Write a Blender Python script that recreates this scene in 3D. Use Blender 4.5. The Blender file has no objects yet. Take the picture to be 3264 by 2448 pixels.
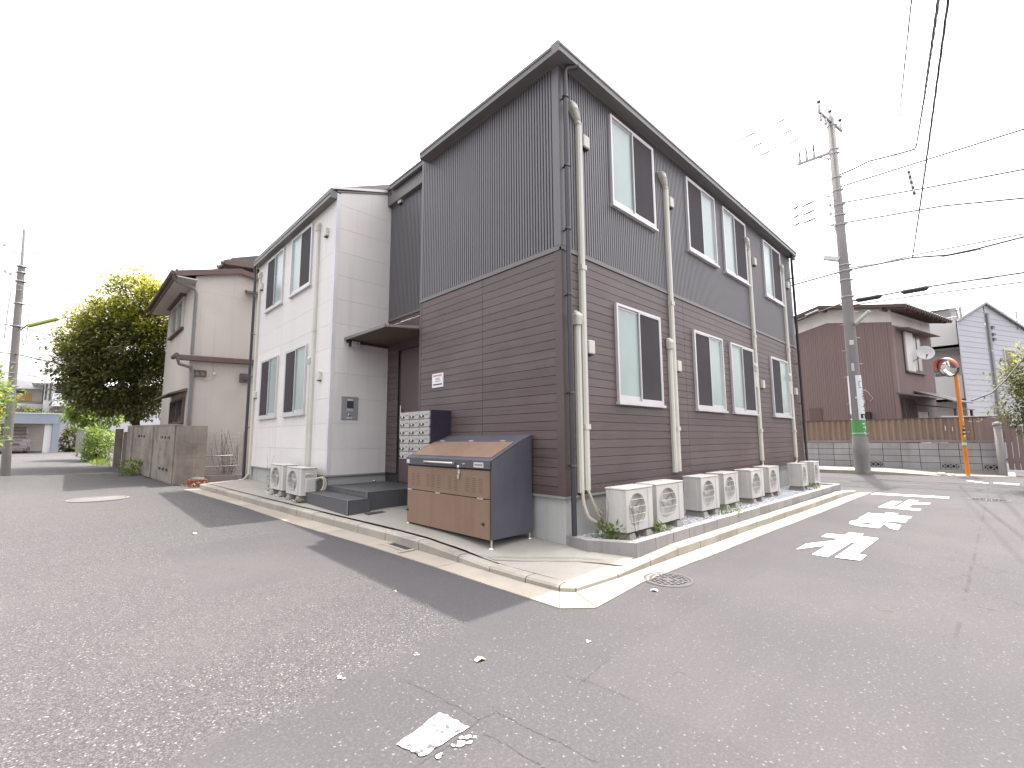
import bpy, bmesh, math, random
from mathutils import Vector, Matrix
rnd = random.Random(11)
D = bpy.data
SC = bpy.context.scene
COL = SC.collection
R = math.radians

# ------------------------------------------------------------------ camera, sky, sun, exposure
def make_camera():
    y, pi, ro = R(46.209), R(6.677), R(-0.331)
    fw = Vector((math.cos(y) * math.cos(pi), math.sin(y) * math.cos(pi), math.sin(pi)))
    rt = Vector((math.sin(y), -math.cos(y), 0))
    up = rt.cross(fw)
    c, s = math.cos(ro), math.sin(ro)
    r2, u2 = c * rt + s * up, -s * rt + c * up
    cam = D.cameras.new('camera')
    cam.sensor_fit = 'HORIZONTAL'
    cam.sensor_width = 36.0
    cam.lens = 1483.7 / 3264 * 36.0
    cam.clip_start, cam.clip_end = 0.05, 2000
    o = D.objects.new('camera', cam)
    COL.objects.link(o)
    m = Matrix((r2, u2, -fw)).transposed().to_4x4()
    m.translation = Vector((-4.0876, -3.4132, 1.288))
    o.matrix_world = m
    SC.camera = o
make_camera()

SUN_EL, SUN_AZ = 73.0, 15.8          # azimuth counted from +X towards +Y
W = D.worlds.new('World')
SC.world = W
W.use_nodes = True
nt = W.node_tree
nt.nodes.clear()
out = nt.nodes.new('ShaderNodeOutputWorld')
bg = nt.nodes.new('ShaderNodeBackground')
sky = nt.nodes.new('ShaderNodeTexSky')
sky.sky_type = 'NISHITA'
sky.sun_disc = False
sky.sun_elevation = R(SUN_EL)
sky.sun_rotation = R(90 - SUN_AZ)
sky.altitude = 0
sky.air_density = 1.6
sky.dust_density = 6.0
sky.ozone_density = 0.6
hs = nt.nodes.new('ShaderNodeHueSaturation')
hs.inputs['Saturation'].default_value = 0.22
hs.inputs['Value'].default_value = 1.0
tint = nt.nodes.new('ShaderNodeMix')
tint.data_type = 'RGBA'
tint.blend_type = 'MULTIPLY'
tint.inputs[0].default_value = 1.0
tint.inputs[7].default_value = (1.0, 0.965, 0.975, 1)
nt.links.new(sky.outputs[0], hs.inputs['Color'])
nt.links.new(hs.outputs[0], tint.inputs[6])
nt.links.new(tint.outputs[2], bg.inputs['Color'])
bg.inputs['Strength'].default_value = 0.15
nt.links.new(bg.outputs[0], out.inputs[0])

sl = D.lights.new('sun', 'SUN')
sl.energy = 2.0
sl.angle = R(0.6)
sl.color = (1.0, 0.95, 0.88)
so = D.objects.new('sun', sl)
COL.objects.link(so)
az, el = R(SUN_AZ), R(SUN_EL)
sd = Vector((math.cos(az) * math.cos(el), math.sin(az) * math.cos(el), math.sin(el)))
so.location = sd * 40
so.rotation_euler = sd.to_track_quat('Z', 'Y').to_euler()

SC.view_settings.view_transform = 'Standard'
SC.view_settings.look = 'None'
SC.view_settings.gamma = 1.0
SC.view_settings.use_curve_mapping = False
SC.view_settings.exposure = 1.95
SC.render.engine = 'CYCLES'
SC.cycles.max_bounces = 6
SC.cycles.diffuse_bounces = 3
SC.cycles.glossy_bounces = 3
SC.cycles.transmission_bounces = 3
SC.cycles.use_denoising = True

# ------------------------------------------------------------------ object helpers
WM = {}
def tag(o, label=None, cat=None, group=None, kind=None):
    if label: o['label'] = label
    if cat: o['category'] = cat
    if group: o['group'] = group
    if kind: o['kind'] = kind
    return o

def thing(name, label, cat, loc=(0, 0, 0), rz=0.0, group=None, kind=None):
    o = D.objects.new(name, None)
    COL.objects.link(o)
    o.empty_display_size = 0.2
    o.location = loc
    o.rotation_euler = (0, 0, rz)
    WM[o.name] = Matrix.Translation(Vector(loc)) @ Matrix.Rotation(rz, 4, 'Z')
    return tag(o, label, cat, group, kind)

class MB:
    """collects vertices and faces for one mesh object"""
    def __init__(self, f=None):
        self.v, self.fc, self.sm, self.f = [], [], [], f
    def add(self, vs, fs, smooth=False):
        n = len(self.v)
        if self.f: vs = [self.f(*p) for p in vs]
        self.v += [tuple(p) for p in vs]
        self.fc += [tuple(i + n for i in q) for q in fs]
        self.sm += [smooth] * len(fs)
        return self
    def box(self, x0, y0, z0, x1, y1, z1):
        vs = [(x, y, z) for z in (z0, z1) for y in (y0, y1) for x in (x0, x1)]
        return self.add(vs, [(0, 2, 3, 1), (4, 5, 7, 6), (0, 1, 5, 4), (2, 6, 7, 3), (0, 4, 6, 2), (1, 3, 7, 5)])
    def hexa(self, bottom, top):
        n = len(bottom)
        vs = list(bottom) + list(top)
        fs = [tuple(range(n - 1, -1, -1)), tuple(range(n, 2 * n))]
        fs += [(i, (i + 1) % n, n + (i + 1) % n, n + i) for i in range(n)]
        return self.add(vs, fs)
    def prism(self, poly, a, b, axis='z'):
        """2D polygon extruded from a to b along axis"""
        m = {'z': lambda p, t: (p[0], p[1], t), 'y': lambda p, t: (p[0], t, p[1]), 'x': lambda p, t: (t, p[0], p[1])}[axis]
        return self.hexa([m(p, a) for p in poly], [m(p, b) for p in poly])
    def beam(self, p, q, w, h, up=(0, 0, 1)):
        p, q = Vector(p), Vector(q)
        d = (q - p).normalized()
        s = d.cross(Vector(up))
        if s.length < 1e-4: s = d.cross(Vector((1, 0, 0)))
        s.normalize()
        u = s.cross(d)
        c = [(-w / 2, -h / 2), (w / 2, -h / 2), (w / 2, h / 2), (-w / 2, h / 2)]
        return self.hexa([p + s * a + u * b for a, b in c], [q + s * a + u * b for a, b in c])
    def tube(self, pts, r, n=8, caps=True, r2=None):
        pts = [Vector(p) for p in pts]
        m = len(pts)
        vs, fs = [], []
        ref = None
        for i, p in enumerate(pts):
            d = (pts[min(i + 1, m - 1)] - pts[max(i - 1, 0)]).normalized()
            if ref is None:
                ref = d.cross(Vector((0, 0, 1)))
                if ref.length < 1e-3: ref = d.cross(Vector((1, 0, 0)))
            s = (ref - d * ref.dot(d)).normalized()
            ref = s
            t = d.cross(s)
            rr = r if r2 is None else r + (r2 - r) * i / (m - 1)
            if callable(r): rr = r(i / (m - 1))
            for k in range(n):
                a = 2 * math.pi * k / n
                vs.append(p + s * math.cos(a) * rr + t * math.sin(a) * rr)
        for i in range(m - 1):
            for k in range(n):
                fs.append((i * n + k, i * n + (k + 1) % n, (i + 1) * n + (k + 1) % n, (i + 1) * n + k))
        self.add(vs, fs, True)
        if caps:
            self.add([vs[k] for k in range(n)], [tuple(range(n - 1, -1, -1))])
            self.add([vs[(m - 1) * n + k] for k in range(n)], [tuple(range(n))])
        return self
    def lathe(self, c, prof, n=20, axis=(0, 0, 1), smooth=True):
        """profile of (radius, height) turned about axis through c"""
        c, d = Vector(c), Vector(axis).normalized()
        s = d.orthogonal().normalized()
        t = d.cross(s)
        vs, fs = [], []
        for r, h in prof:
            for k in range(n):
                a = 2 * math.pi * k / n
                vs.append(c + d * h + (s * math.cos(a) + t * math.sin(a)) * r)
        for i in range(len(prof) - 1):
            for k in range(n):
                fs.append((i * n + k, i * n + (k + 1) % n, (i + 1) * n + (k + 1) % n, (i + 1) * n + k))
        return self.add(vs, fs, smooth)
    def mesh(self, name, mat, inv=None, recalc=True):
        vs = self.v if inv is None else [inv @ Vector(p) for p in self.v]
        me = D.meshes.new(name)
        me.from_pydata([tuple(p) for p in vs], [], self.fc)
        if recalc:
            bm = bmesh.new()
            bm.from_mesh(me)
            bmesh.ops.recalc_face_normals(bm, faces=bm.faces)
            bm.to_mesh(me)
            bm.free()
        me.polygons.foreach_set('use_smooth', self.sm)
        me.materials.append(mat)
        me.update()
        return me

def bev(o, w, seg=1):
    b = o.modifiers.new('bevel', 'BEVEL')
    b.width, b.segments, b.limit_method, b.angle_limit = w, seg, 'ANGLE', R(40)
    return o

def part(name, mb, mat, parent, local=False, bevel=0, seg=1, recalc=True, kind=None, label=None):
    """one mesh object under parent; vertices are world ones unless local"""
    M = WM[parent.name]
    o = D.objects.new(name, mb.mesh(name, mat, None if local else M.inverted(), recalc))
    COL.objects.link(o)
    o.parent = parent
    WM[o.name] = M
    if bevel: bev(o, bevel, seg)
    if kind: o['kind'] = kind
    if label: o['label'] = label
    return o

def piece(name, me, parent, loc, rz=0.0, bevel=0):
    """an object sharing mesh data, at a world place under parent"""
    o = D.objects.new(name, me)
    COL.objects.link(o)
    o.parent = parent
    M = WM[parent.name].inverted() @ Matrix.Translation(Vector(loc)) @ Matrix.Rotation(rz, 4, 'Z')
    o.matrix_local = M
    WM[o.name] = WM[parent.name] @ M
    if bevel: bev(o, bevel)
    return o

def solo(name, mb, mat, label=None, cat=None, group=None, kind=None, bevel=0, recalc=True):
    """a top-level mesh object with its origin at the middle of its foot"""
    xs, ys, zs = zip(*mb.v)
    c = Vector(((min(xs) + max(xs)) / 2, (min(ys) + max(ys)) / 2, min(zs)))
    T = Matrix.Translation(c)
    o = D.objects.new(name, mb.mesh(name, mat, T.inverted(), recalc))
    COL.objects.link(o)
    o.location = c
    WM[o.name] = T
    if bevel: bev(o, bevel)
    return tag(o, label, cat, group, kind)

def copy_tree(o, parent=None):
    c = o.copy()
    COL.objects.link(c)
    if parent:
        c.parent = parent
    for ch in [x for x in D.objects if x.parent == o]:
        copy_tree(ch, c)
    return c

# ------------------------------------------------------------------ materials
def node(nt, t, **k):
    n = nt.nodes.new(t)
    for a, b in k.items(): setattr(n, a, b)
    return n

def new_mat(name):
    m = D.materials.new(name)
    m.use_nodes = True
    nt = m.node_tree
    return m, nt, nt.nodes['Principled BSDF']

def mixc(nt, fac, a, b, mode='MIX'):
    n = node(nt, 'ShaderNodeMix', data_type='RGBA', blend_type=mode)
    for sock, v in ((0, fac), (6, a), (7, b)):
        if isinstance(v, bpy.types.NodeSocket): nt.links.new(v, n.inputs[sock])
        elif isinstance(v, (int, float)): n.inputs[sock].default_value = v
        else: n.inputs[sock].default_value = (*v[:3], 1)
    return n.outputs[2]

def maprange(nt, v, a, b, c=0.0, d=1.0):
    n = node(nt, 'ShaderNodeMapRange')
    nt.links.new(v, n.inputs[0])
    for i, x in enumerate((a, b, c, d)): n.inputs[i + 1].default_value = x
    return n.outputs[0]

def noise(nt, co, scale, detail=3, stretch=None, rough=0.55):
    if stretch:
        mp = node(nt, 'ShaderNodeMapping')
        mp.inputs['Scale'].default_value = stretch
        nt.links.new(co, mp.inputs[0])
        co = mp.outputs[0]
    n = node(nt, 'ShaderNodeTexNoise')
    n.inputs['Scale'].default_value = scale
    n.inputs['Detail'].default_value = detail
    n.inputs['Roughness'].default_value = rough
    nt.links.new(co, n.inputs['Vector'])
    return n.outputs[0]

def pos(nt):
    return node(nt, 'ShaderNodeNewGeometry').outputs['Position']

def scl(c, k): return tuple(min(1, x * k) for x in c[:3])

def pm(name, col, rough=0.6, metal=0.0, big=(1.2, 0.12), fine=(40, 0.10), bump=(60, 0.08), streak=0.0, var=0.0,
       stain=None, spec=0.5, space='WORLD', coat=0.0):
    """painted, plastered, metal or stone surface: broad and fine mottling, rain streaks, stains, fine relief"""
    m, nt, b = new_mat(name)
    co = pos(nt) if space == 'WORLD' else node(nt, 'ShaderNodeTexCoord').outputs['Object']
    n1 = noise(nt, co, big[0], 3)
    c = mixc(nt, maprange(nt, n1, .3, .7), scl(col, 1 - big[1]), scl(col, 1 + big[1]))
    n2 = noise(nt, co, fine[0], 2)
    c = mixc(nt, maprange(nt, n2, .3, .7, 0, fine[1]), c, scl(col, .45))
    if streak:
        n3 = noise(nt, co, 1.0, 4, (9, 9, .35))
        c = mixc(nt, maprange(nt, n3, .52, .75, 0, streak), c, scl(col, .42))
    if stain:
        n4 = noise(nt, co, stain[2], 5)
        c = mixc(nt, maprange(nt, n4, .5, .72, 0, stain[1]), c, stain[0])
    if var:
        oi = node(nt, 'ShaderNodeObjectInfo')
        h = node(nt, 'ShaderNodeHueSaturation')
        nt.links.new(c, h.inputs['Color'])
        nt.links.new(maprange(nt, oi.outputs['Random'], 0, 1, 1 - var, 1 + var), h.inputs['Value'])
        c = h.outputs[0]
    nt.links.new(c, b.inputs['Base Color'])
    nt.links.new(maprange(nt, n1, .2, .8, rough - .06, min(1, rough + .08)), b.inputs['Roughness'])
    b.inputs['Metallic'].default_value = metal
    b.inputs['Specular IOR Level'].default_value = spec
    if coat: b.inputs['Coat Weight'].default_value = coat
    if bump[1]:
        bp = node(nt, 'ShaderNodeBump')
        bp.inputs['Strength'].default_value = bump[1]
        bp.inputs['Distance'].default_value = .01
        nt.links.new(noise(nt, co, bump[0], 3), bp.inputs['Height'])
        nt.links.new(bp.outputs[0], b.inputs['Normal'])
    return m

def plank_mat(name, col, axis):
    """wood print board with grain along one axis, dusty, each board a little different"""
    m, nt, b = new_mat(name)
    oi = node(nt, 'ShaderNodeObjectInfo')
    ad = node(nt, 'ShaderNodeVectorMath', operation='ADD')
    sc = node(nt, 'ShaderNodeVectorMath', operation='SCALE')
    cmb = node(nt, 'ShaderNodeCombineXYZ')
    for i in range(3): nt.links.new(oi.outputs['Random'], cmb.inputs[i])
    nt.links.new(cmb.outputs[0], sc.inputs[0])
    sc.inputs['Scale'].default_value = 37.0
    nt.links.new(pos(nt), ad.inputs[0])
    nt.links.new(sc.outputs[0], ad.inputs[1])
    st = (1.2, 22, 40) if axis == 'x' else (22, 1.2, 40)
    g = noise(nt, ad.outputs[0], 1.6, 5, st, .65)
    c = mixc(nt, maprange(nt, g, .3, .7), scl(col, .78), scl(col, 1.28))
    d = noise(nt, pos(nt), 1.1, 3)
    c = mixc(nt, maprange(nt, d, .35, .7, 0, .35), c, scl((.13, .11, .11), 1))
    h = node(nt, 'ShaderNodeHueSaturation')
    nt.links.new(c, h.inputs['Color'])
    nt.links.new(maprange(nt, oi.outputs['Random'], 0, 1, .9, 1.1), h.inputs['Value'])
    nt.links.new(h.outputs[0], b.inputs['Base Color'])
    b.inputs['Roughness'].default_value = .5
    bp = node(nt, 'ShaderNodeBump')
    bp.inputs['Strength'].default_value = .25
    bp.inputs['Distance'].default_value = .004
    nt.links.new(g, bp.inputs['Height'])
    nt.links.new(bp.outputs[0], b.inputs['Normal'])
    return m

def leaf_mat(name, dark, light, trans=.35):
    m, nt, b = new_mat(name)
    ri = node(nt, 'ShaderNodeNewGeometry').outputs['Random Per Island']
    c = mixc(nt, ri, dark, light)
    n = noise(nt, pos(nt), 1.3, 2)
    c = mixc(nt, maprange(nt, n, .35, .65, 0, .5), c, scl(dark, .8))
    nt.links.new(c, b.inputs['Base Color'])
    b.inputs['Roughness'].default_value = .5
    tr = node(nt, 'ShaderNodeBsdfTranslucent')
    nt.links.new(c, tr.inputs[0])
    mx = node(nt, 'ShaderNodeMixShader')
    mx.inputs[0].default_value = trans
    nt.links.new(b.outputs[0], mx.inputs[1])
    nt.links.new(tr.outputs[0], mx.inputs[2])
    nt.links.new(mx.outputs[0], nt.nodes['Material Output'].inputs[0])
    return m

def asphalt_mat():
    m, nt, b = new_mat('asphalt')
    P = pos(nt)
    sep = node(nt, 'ShaderNodeSeparateXYZ')
    nt.links.new(P, sep.inputs[0])
    x, y = sep.outputs[0], sep.outputs[1]
    def math2(op, a, c):
        n = node(nt, 'ShaderNodeMath', operation=op)
        for i, v in enumerate((a, c)):
            if isinstance(v, bpy.types.NodeSocket): nt.links.new(v, n.inputs[i])
            else: n.inputs[i].default_value = v
        return n.outputs[0]
    wob = maprange(nt, noise(nt, P, 3.0, 4), 0, 1, -.22, .22)
    xw = math2('ADD', x, wob)
    yw = math2('ADD', y, wob)
    # worn open surface of the street on the left: x < -1.9 and y > -.75, but not in the later trench along the gutter
    left = maprange(nt, xw, -1.98, -1.88, 1, 0)
    left = math2('MULTIPLY', left, maprange(nt, math2('ADD', yw, math2('MULTIPLY', x, -.18)), -.42, -.26, 0, 1))
    # a rectangular repair in it
    rx = math2('MULTIPLY', maprange(nt, x, -3.2, -3.16, 0, 1), maprange(nt, y, 1.14, 1.2, 0, 1))
    rx = math2('MULTIPLY', rx, maprange(nt, y, 3.3, 3.36, 1, 0))
    left = math2('MULTIPLY', left, math2('SUBTRACT', 1.0, math2('MULTIPLY', rx, .85)))
    vo = node(nt, 'ShaderNodeTexVoronoi')
    vo.inputs['Scale'].default_value = 330
    nt.links.new(P, vo.inputs['Vector'])
    vo2 = node(nt, 'ShaderNodeTexVoronoi')
    vo2.inputs['Scale'].default_value = 125
    nt.links.new(P, vo2.inputs['Vector'])
    gs = node(nt, 'ShaderNodeSeparateColor')
    nt.links.new(vo.outputs['Color'], gs.inputs[0])
    gs2 = node(nt, 'ShaderNodeSeparateColor')
    nt.links.new(vo2.outputs['Color'], gs2.inputs[0])
    broad = noise(nt, P, .45, 5, None, .6)
    base = mixc(nt, maprange(nt, broad, .3, .7), (.054, .0515, .0525), (.073, .0695, .071))
    rosy = noise(nt, P, .9, 3)
    base = mixc(nt, maprange(nt, rosy, .52, .75, 0, .45), base, (.083, .072, .072))
    # smooth surface: only a faint grain
    mid = noise(nt, P, 60, 3, None, .7)
    sm = mixc(nt, maprange(nt, gs.outputs[0], 0, 1, 0, .45), base, (.036, .035, .037))
    sm = mixc(nt, maprange(nt, mid, .50, .75, 0, .45), sm, (.135, .130, .130))
    sm = mixc(nt, maprange(nt, gs2.outputs[0], .0, .22, .5, 0), sm, (.038, .037, .039))
    sm = mixc(nt, maprange(nt, gs2.outputs[1], .985, .992, 0, .6), sm, (.22, .21, .20))
    # coarse surface: stones from dark to pale with dark gaps
    co = mixc(nt, gs2.outputs[0], (.045, .044, .045), (.135, .128, .126))
    co = mixc(nt, maprange(nt, vo2.outputs['Distance'], .38, .62, 0, .7), co, (.026, .025, .027))
    co = mixc(nt, .18, co, base)
    co = mixc(nt, maprange(nt, gs2.outputs[2], .965, .985, 0, .75), co, (.26, .245, .23))
    col = mixc(nt, left, sm, co)
    # newer dark asphalt in the trench along both gutters
    tr = math2('MULTIPLY', maprange(nt, xw, -1.98, -1.88, 0, 1), maprange(nt, y, -.9, -.7, 0, 1))
    tr = math2('MULTIPLY', tr, maprange(nt, x, 4, 5, 1, 0))
    ty = math2('MULTIPLY', maprange(nt, y, -2.6, -1.9, 0, 1), maprange(nt, x, -.4, .6, 0, 1))
    ty = math2('MULTIPLY', ty, maprange(nt, x, 8.6, 9.2, 1, 0))
    col = mixc(nt, math2('MULTIPLY', math2('MAXIMUM', tr, math2('MULTIPLY', ty, .7)), .55), col, (.058, .056, .060))
    # trench repair across the right street, a little paler, with a dark seam
    bx = math2('MULTIPLY', maprange(nt, math2('ADD', x, math2('MULTIPLY', wob, .06)), -1.95, -1.94, 0, 1), maprange(nt, x, 1.10, 1.11, 1, 0))
    bx = math2('MULTIPLY', bx, maprange(nt, math2('ADD', y, math2('MULTIPLY', wob, .05)), -1.72, -1.71, 1, 0))
    col = mixc(nt, math2('MULTIPLY', bx, .14), col, (.086, .080, .081))
    seam = math2('MULTIPLY', maprange(nt, math2('ABSOLUTE', math2('ADD', math2('ADD', y, 3.1), math2('MULTIPLY', wob, .08)), 0.0), .008, .016, 1, 0), maprange(nt, x, -1.0, 0.5, 0, 1))
    seam = math2('MULTIPLY', seam, maprange(nt, noise(nt, P, 2.5, 3), .42, .55))
    col = mixc(nt, math2('MULTIPLY', seam, .55), col, (.03, .029, .03))
    rings = noise(nt, P, .35, 4, None, .6)
    col = mixc(nt, maprange(nt, rings, .5, .72, 0, .45), col, (.092, .080, .080))
    # oil drips, tyre bands
    st = noise(nt, P, 1.0, 4, (.35, 2.6, 1))
    col = mixc(nt, maprange(nt, st, .55, .8, 0, .3), col, (.045, .044, .046))
    # hairline cracks
    vc = node(nt, 'ShaderNodeTexVoronoi', feature='DISTANCE_TO_EDGE')
    vc.inputs['Scale'].default_value = .8
    wp = node(nt, 'ShaderNodeVectorMath', operation='ADD')
    nz = node(nt, 'ShaderNodeTexNoise')
    nz.inputs['Scale'].default_value = 5
    nt.links.new(P, nz.inputs['Vector'])
    sc = node(nt, 'ShaderNodeVectorMath', operation='SCALE')
    sc.inputs['Scale'].default_value = .35
    nt.links.new(nz.outputs['Color'], sc.inputs[0])
    nt.links.new(P, wp.inputs[0])
    nt.links.new(sc.outputs[0], wp.inputs[1])
    nt.links.new(wp.outputs[0], vc.inputs['Vector'])
    crack = maprange(nt, vc.outputs['Distance'], .002, .006, 1, 0)
    crack = math2('MULTIPLY', crack, maprange(nt, noise(nt, P, .8, 2), .55, .62))
    crack = math2('MULTIPLY', crack, math2('SUBTRACT', 1.0, left))
    col = mixc(nt, math2('MULTIPLY', crack, .4), col, (.022, .021, .022))
    nt.links.new(col, b.inputs['Base Color'])
    b.inputs['Roughness'].default_value = .85
    b.inputs['Specular IOR Level'].default_value = .35
    hgt = math2('ADD', math2('MULTIPLY', math2('SUBTRACT', 1.0, vo2.outputs['Distance']), math2('ADD', math2('MULTIPLY', left, .9), .12)),
                math2('MULTIPLY', gs.outputs[0], .12))
    hgt = math2('SUBTRACT', hgt, math2('MULTIPLY', crack, 1.0))
    bp = node(nt, 'ShaderNodeBump')
    bp.inputs['Strength'].default_value = .55
    bp.inputs['Distance'].default_value = .006
    nt.links.new(hgt, bp.inputs['Height'])
    nt.links.new(bp.outputs[0], b.inputs['Normal'])
    return m

def paint_mat(name, worn):
    """road paint with asphalt showing through cracks and chips"""
    m, nt, b = new_mat(name)
    P = pos(nt)
    n = noise(nt, P, 26, 5, None, .7)
    n2 = noise(nt, P, 2.2, 3)
    c = mixc(nt, maprange(nt, n2, .3, .7), (.62, .61, .60), (.72, .71, .70))
    k = .72 - .175 * worn
    c = mixc(nt, maprange(nt, n, k, k + .02, 0, 1), c, (.07, .072, .073))
    nt.links.new(c, b.inputs['Base Color'])
    b.inputs['Roughness'].default_value = .6
    return m

def glass_mat(name, col, rough):
    m, nt, b = new_mat(name)
    n = noise(nt, pos(nt), 1.5, 2)
    nt.links.new(mixc(nt, maprange(nt, n, .3, .7), scl(col, .93), scl(col, 1.07)), b.inputs['Base Color'])
    b.inputs['Roughness'].default_value = rough
    b.inputs['IOR'].default_value = 1.5
    bp = node(nt, 'ShaderNodeBump')
    bp.inputs['Strength'].default_value = .03
    nt.links.new(noise(nt, pos(nt), 2.5, 1), bp.inputs['Height'])
    nt.links.new(bp.outputs[0], b.inputs['Normal'])
    return m

M = {}
M['asphalt'] = asphalt_mat()
M['paint'] = paint_mat('road_paint', .15)
M['paint_worn'] = paint_mat('worn_road_paint', 1.0)
M['concrete'] = pm('concrete', (.30, .285, .25), .85, big=(.8, .16), fine=(70, .22), bump=(90, .25), stain=((.16, .15, .13), .45, 1.6))
M['gutter'] = pm('gutter_concrete', (.31, .278, .23), .85, big=(1.0, .12), fine=(80, .22), bump=(90, .25), stain=((.2, .185, .16), .5, 2.2), var=.07)
M['kerb'] = pm('kerb_concrete', (.33, .305, .262), .85, big=(1.5, .14), fine=(70, .25), bump=(80, .3), stain=((.15, .14, .12), .5, 2.6), var=.08)
M['foundation'] = pm('foundation_render', (.42, .425, .41), .85, big=(.9, .1), fine=(60, .15), bump=(60, .15), streak=.3, stain=((.25, .25, .22), .4, 1.5))
M['planter'] = pm('planter_block', (.255, .245, .238), .85, big=(2, .12), fine=(60, .2), bump=(80, .2), streak=.35, var=.1)
M['gravel'] = pm('gravel', (.58, .60, .65), .8, big=(30, .35), fine=(90, .2), bump=(60, .1))
M['rib'] = pm('charcoal_metal_cladding', (.135, .130, .137), .42, .0, big=(.7, .06), fine=(30, .04), bump=(20, .02), streak=.12)
M['trim'] = pm('dark_grey_trim', (.145, .140, .137), .45, .0, big=(1, .08), fine=(30, .05), bump=(20, .02))
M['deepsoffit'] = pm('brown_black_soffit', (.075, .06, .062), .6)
M['soffit'] = pm('dark_soffit', (.19, .165, .17), .6)
M['plank_x'] = plank_mat('brown_wood_board_right', (.085, .058, .057), 'x')
M['plank_y'] = plank_mat('brown_wood_board_left', (.085, .058, .057), 'y')
M['wall_back'] = pm('backing_wall', (.035, .03, .03), .8)
M['brown_trim'] = pm('brown_corner_trim', (.088, .062, .061), .5, bump=(30, .05))
M['whitepanel'] = pm('white_siding', (.66, .632, .61), .6, big=(.6, .05), fine=(120, .08), bump=(140, .12), streak=.16, var=.025)
M['whitetrim'] = pm('white_trim', (.60, .59, .60), .5)
M['alu'] = pm('silver_aluminium', (.56, .55, .56), .38, .25, big=(3, .06), fine=(40, .05), bump=(30, .01))
M['frost'] = glass_mat('frosted_glass', (.30, .375, .355), .22)
M['screen'] = pm('insect_screen', (.060, .056, .060), .75, big=(2, .15), fine=(200, .3), bump=(0, 0), spec=.15)
M['cream'] = pm('cream_plastic_duct', (.52, .51, .45), .45, big=(2, .06), fine=(30, .05), bump=(20, .02), streak=.15)
M['creamtape'] = pm('cream_pipe_tape', (.5, .45, .37), .7, bump=(40, .3))
M['ac'] = pm('ac_casing', (.52, .505, .475), .5, big=(3, .07), fine=(60, .08), bump=(40, .02), streak=.25, space='OBJECT', var=.05)
M['ac_dark'] = pm('ac_fan_dark', (.36, .35, .33), .6, space='OBJECT')
M['ac_fan'] = pm('ac_fan_blade', (.40, .39, .37), .55, space='OBJECT')
M['black'] = pm('black_plastic', (.022, .021, .023), .45)
M['pipe_dark'] = pm('black_downpipe', (.038, .036, .042), .4, streak=.1)
M['slate'] = pm('slate_blue_metal', (.070, .070, .088), .42, big=(1.5, .1), fine=(60, .08), bump=(120, .03), streak=.25, stain=((.11, .105, .11), .35, 2.5))
M['tan'] = pm('tan_metal_panel', (.215, .138, .094), .45, big=(1.5, .08), fine=(150, .1), bump=(150, .04), streak=.28, stain=((.12, .085, .065), .3, 3.0))
M['slot'] = pm('slot_shadow', (.09, .055, .036), .8)
M['steel'] = pm('stainless_steel', (.62, .6, .58), .28, .8, bump=(60, .02))
M['labelw'] = pm('pale_sticker', (.52, .52, .49), .5)
M['ink'] = pm('dark_print', (.03, .03, .032), .6)
M['red'] = pm('red_print', (.45, .05, .06), .6)
M['paper'] = pm('white_notice_board', (.74, .74, .74), .5)
M['maildoor'] = pm('mailbox_door', (.42, .415, .40), .35, .3, big=(6, .05))
M['mailbody'] = pm('mailbox_body', (.03, .025, .045), .35)
M['tile'] = pm('dark_step_tile', (.082, .083, .092), .5, big=(2, .12), fine=(90, .25), bump=(100, .1), var=.06)
M['tile_edge'] = pm('step_edge_line', (.24, .23, .23), .6)
M['grey_panel'] = pm('brushed_grey_panel', (.33, .335, .345), .4, .3)
M['iron'] = pm('cast_iron', (.085, .08, .08), .75, 0, big=(8, .2), fine=(60, .3), bump=(40, .3))
M['weed'] = leaf_mat('weed_leaf', (.09, .16, .025), (.30, .36, .08), .4)
M['straw'] = leaf_mat('dry_stem', (.13, .085, .045), (.26, .2, .11), .1)
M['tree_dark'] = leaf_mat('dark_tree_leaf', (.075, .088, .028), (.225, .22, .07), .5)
M['tree_sunlit'] = leaf_mat('sunlit_tree_leaf', (.24, .27, .035), (.58, .54, .10), .5)  # yellow-green leaf copy with the sunlight on the crown put into its colour
M['bush'] = leaf_mat('bright_bush_leaf', (.14, .22, .035), (.38, .48, .10), .45)
M['bark'] = pm('bark', (.05, .037, .03), .9, fine=(30, .4), bump=(25, .6), streak=.4)
M['polec'] = pm('pole_concrete', (.215, .202, .195), .85, big=(1.2, .1), fine=(40, .2), bump=(50, .12), streak=.3)
M['galv'] = pm('galvanised_steel', (.33, .325, .33), .5, .4)
M['wire'] = pm('black_cable', (.075, .066, .074), .6)
M['wire_faint'] = pm('glare_pale_wire', (.30, .28, .30), .6)  # paled to paint in the sky glare that washes thin lines out
M['porcelain'] = pm('porcelain', (.55, .53, .54), .3)
M['beige'] = pm('beige_plaster', (.47, .435, .395), .85, big=(.5, .08), fine=(50, .12), bump=(60, .25), streak=.28, stain=((.27, .22, .18), .35, .7))
M['brown_wood'] = pm('weathered_brown_wood', (.115, .075, .066), .7, streak=.35, bump=(30, .2))
M['roof_tile'] = pm('dark_roof_tile', (.10, .085, .08), .6, big=(4, .2))
M['darkglass'] = glass_mat('dark_window_glass', (.06, .06, .065), .08)
M['paleglass'] = glass_mat('pale_window_glass', (.20, .20, .19), .2)
M['oldblock'] = pm('stained_old_block', (.26, .225, .19), .9, big=(1.2, .2), fine=(40, .25), bump=(60, .35), streak=.75, stain=((.09, .075, .062), .75, 1.3), var=.07)
M['block'] = pm('grey_concrete_block', (.285, .28, .29), .9, big=(1.5, .12), fine=(60, .22), bump=(70, .3), streak=.25, stain=((.14, .12, .10), .4, 1.2), var=.09)
M['hole'] = pm('block_hole', (.03, .026, .024), .9)
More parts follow.
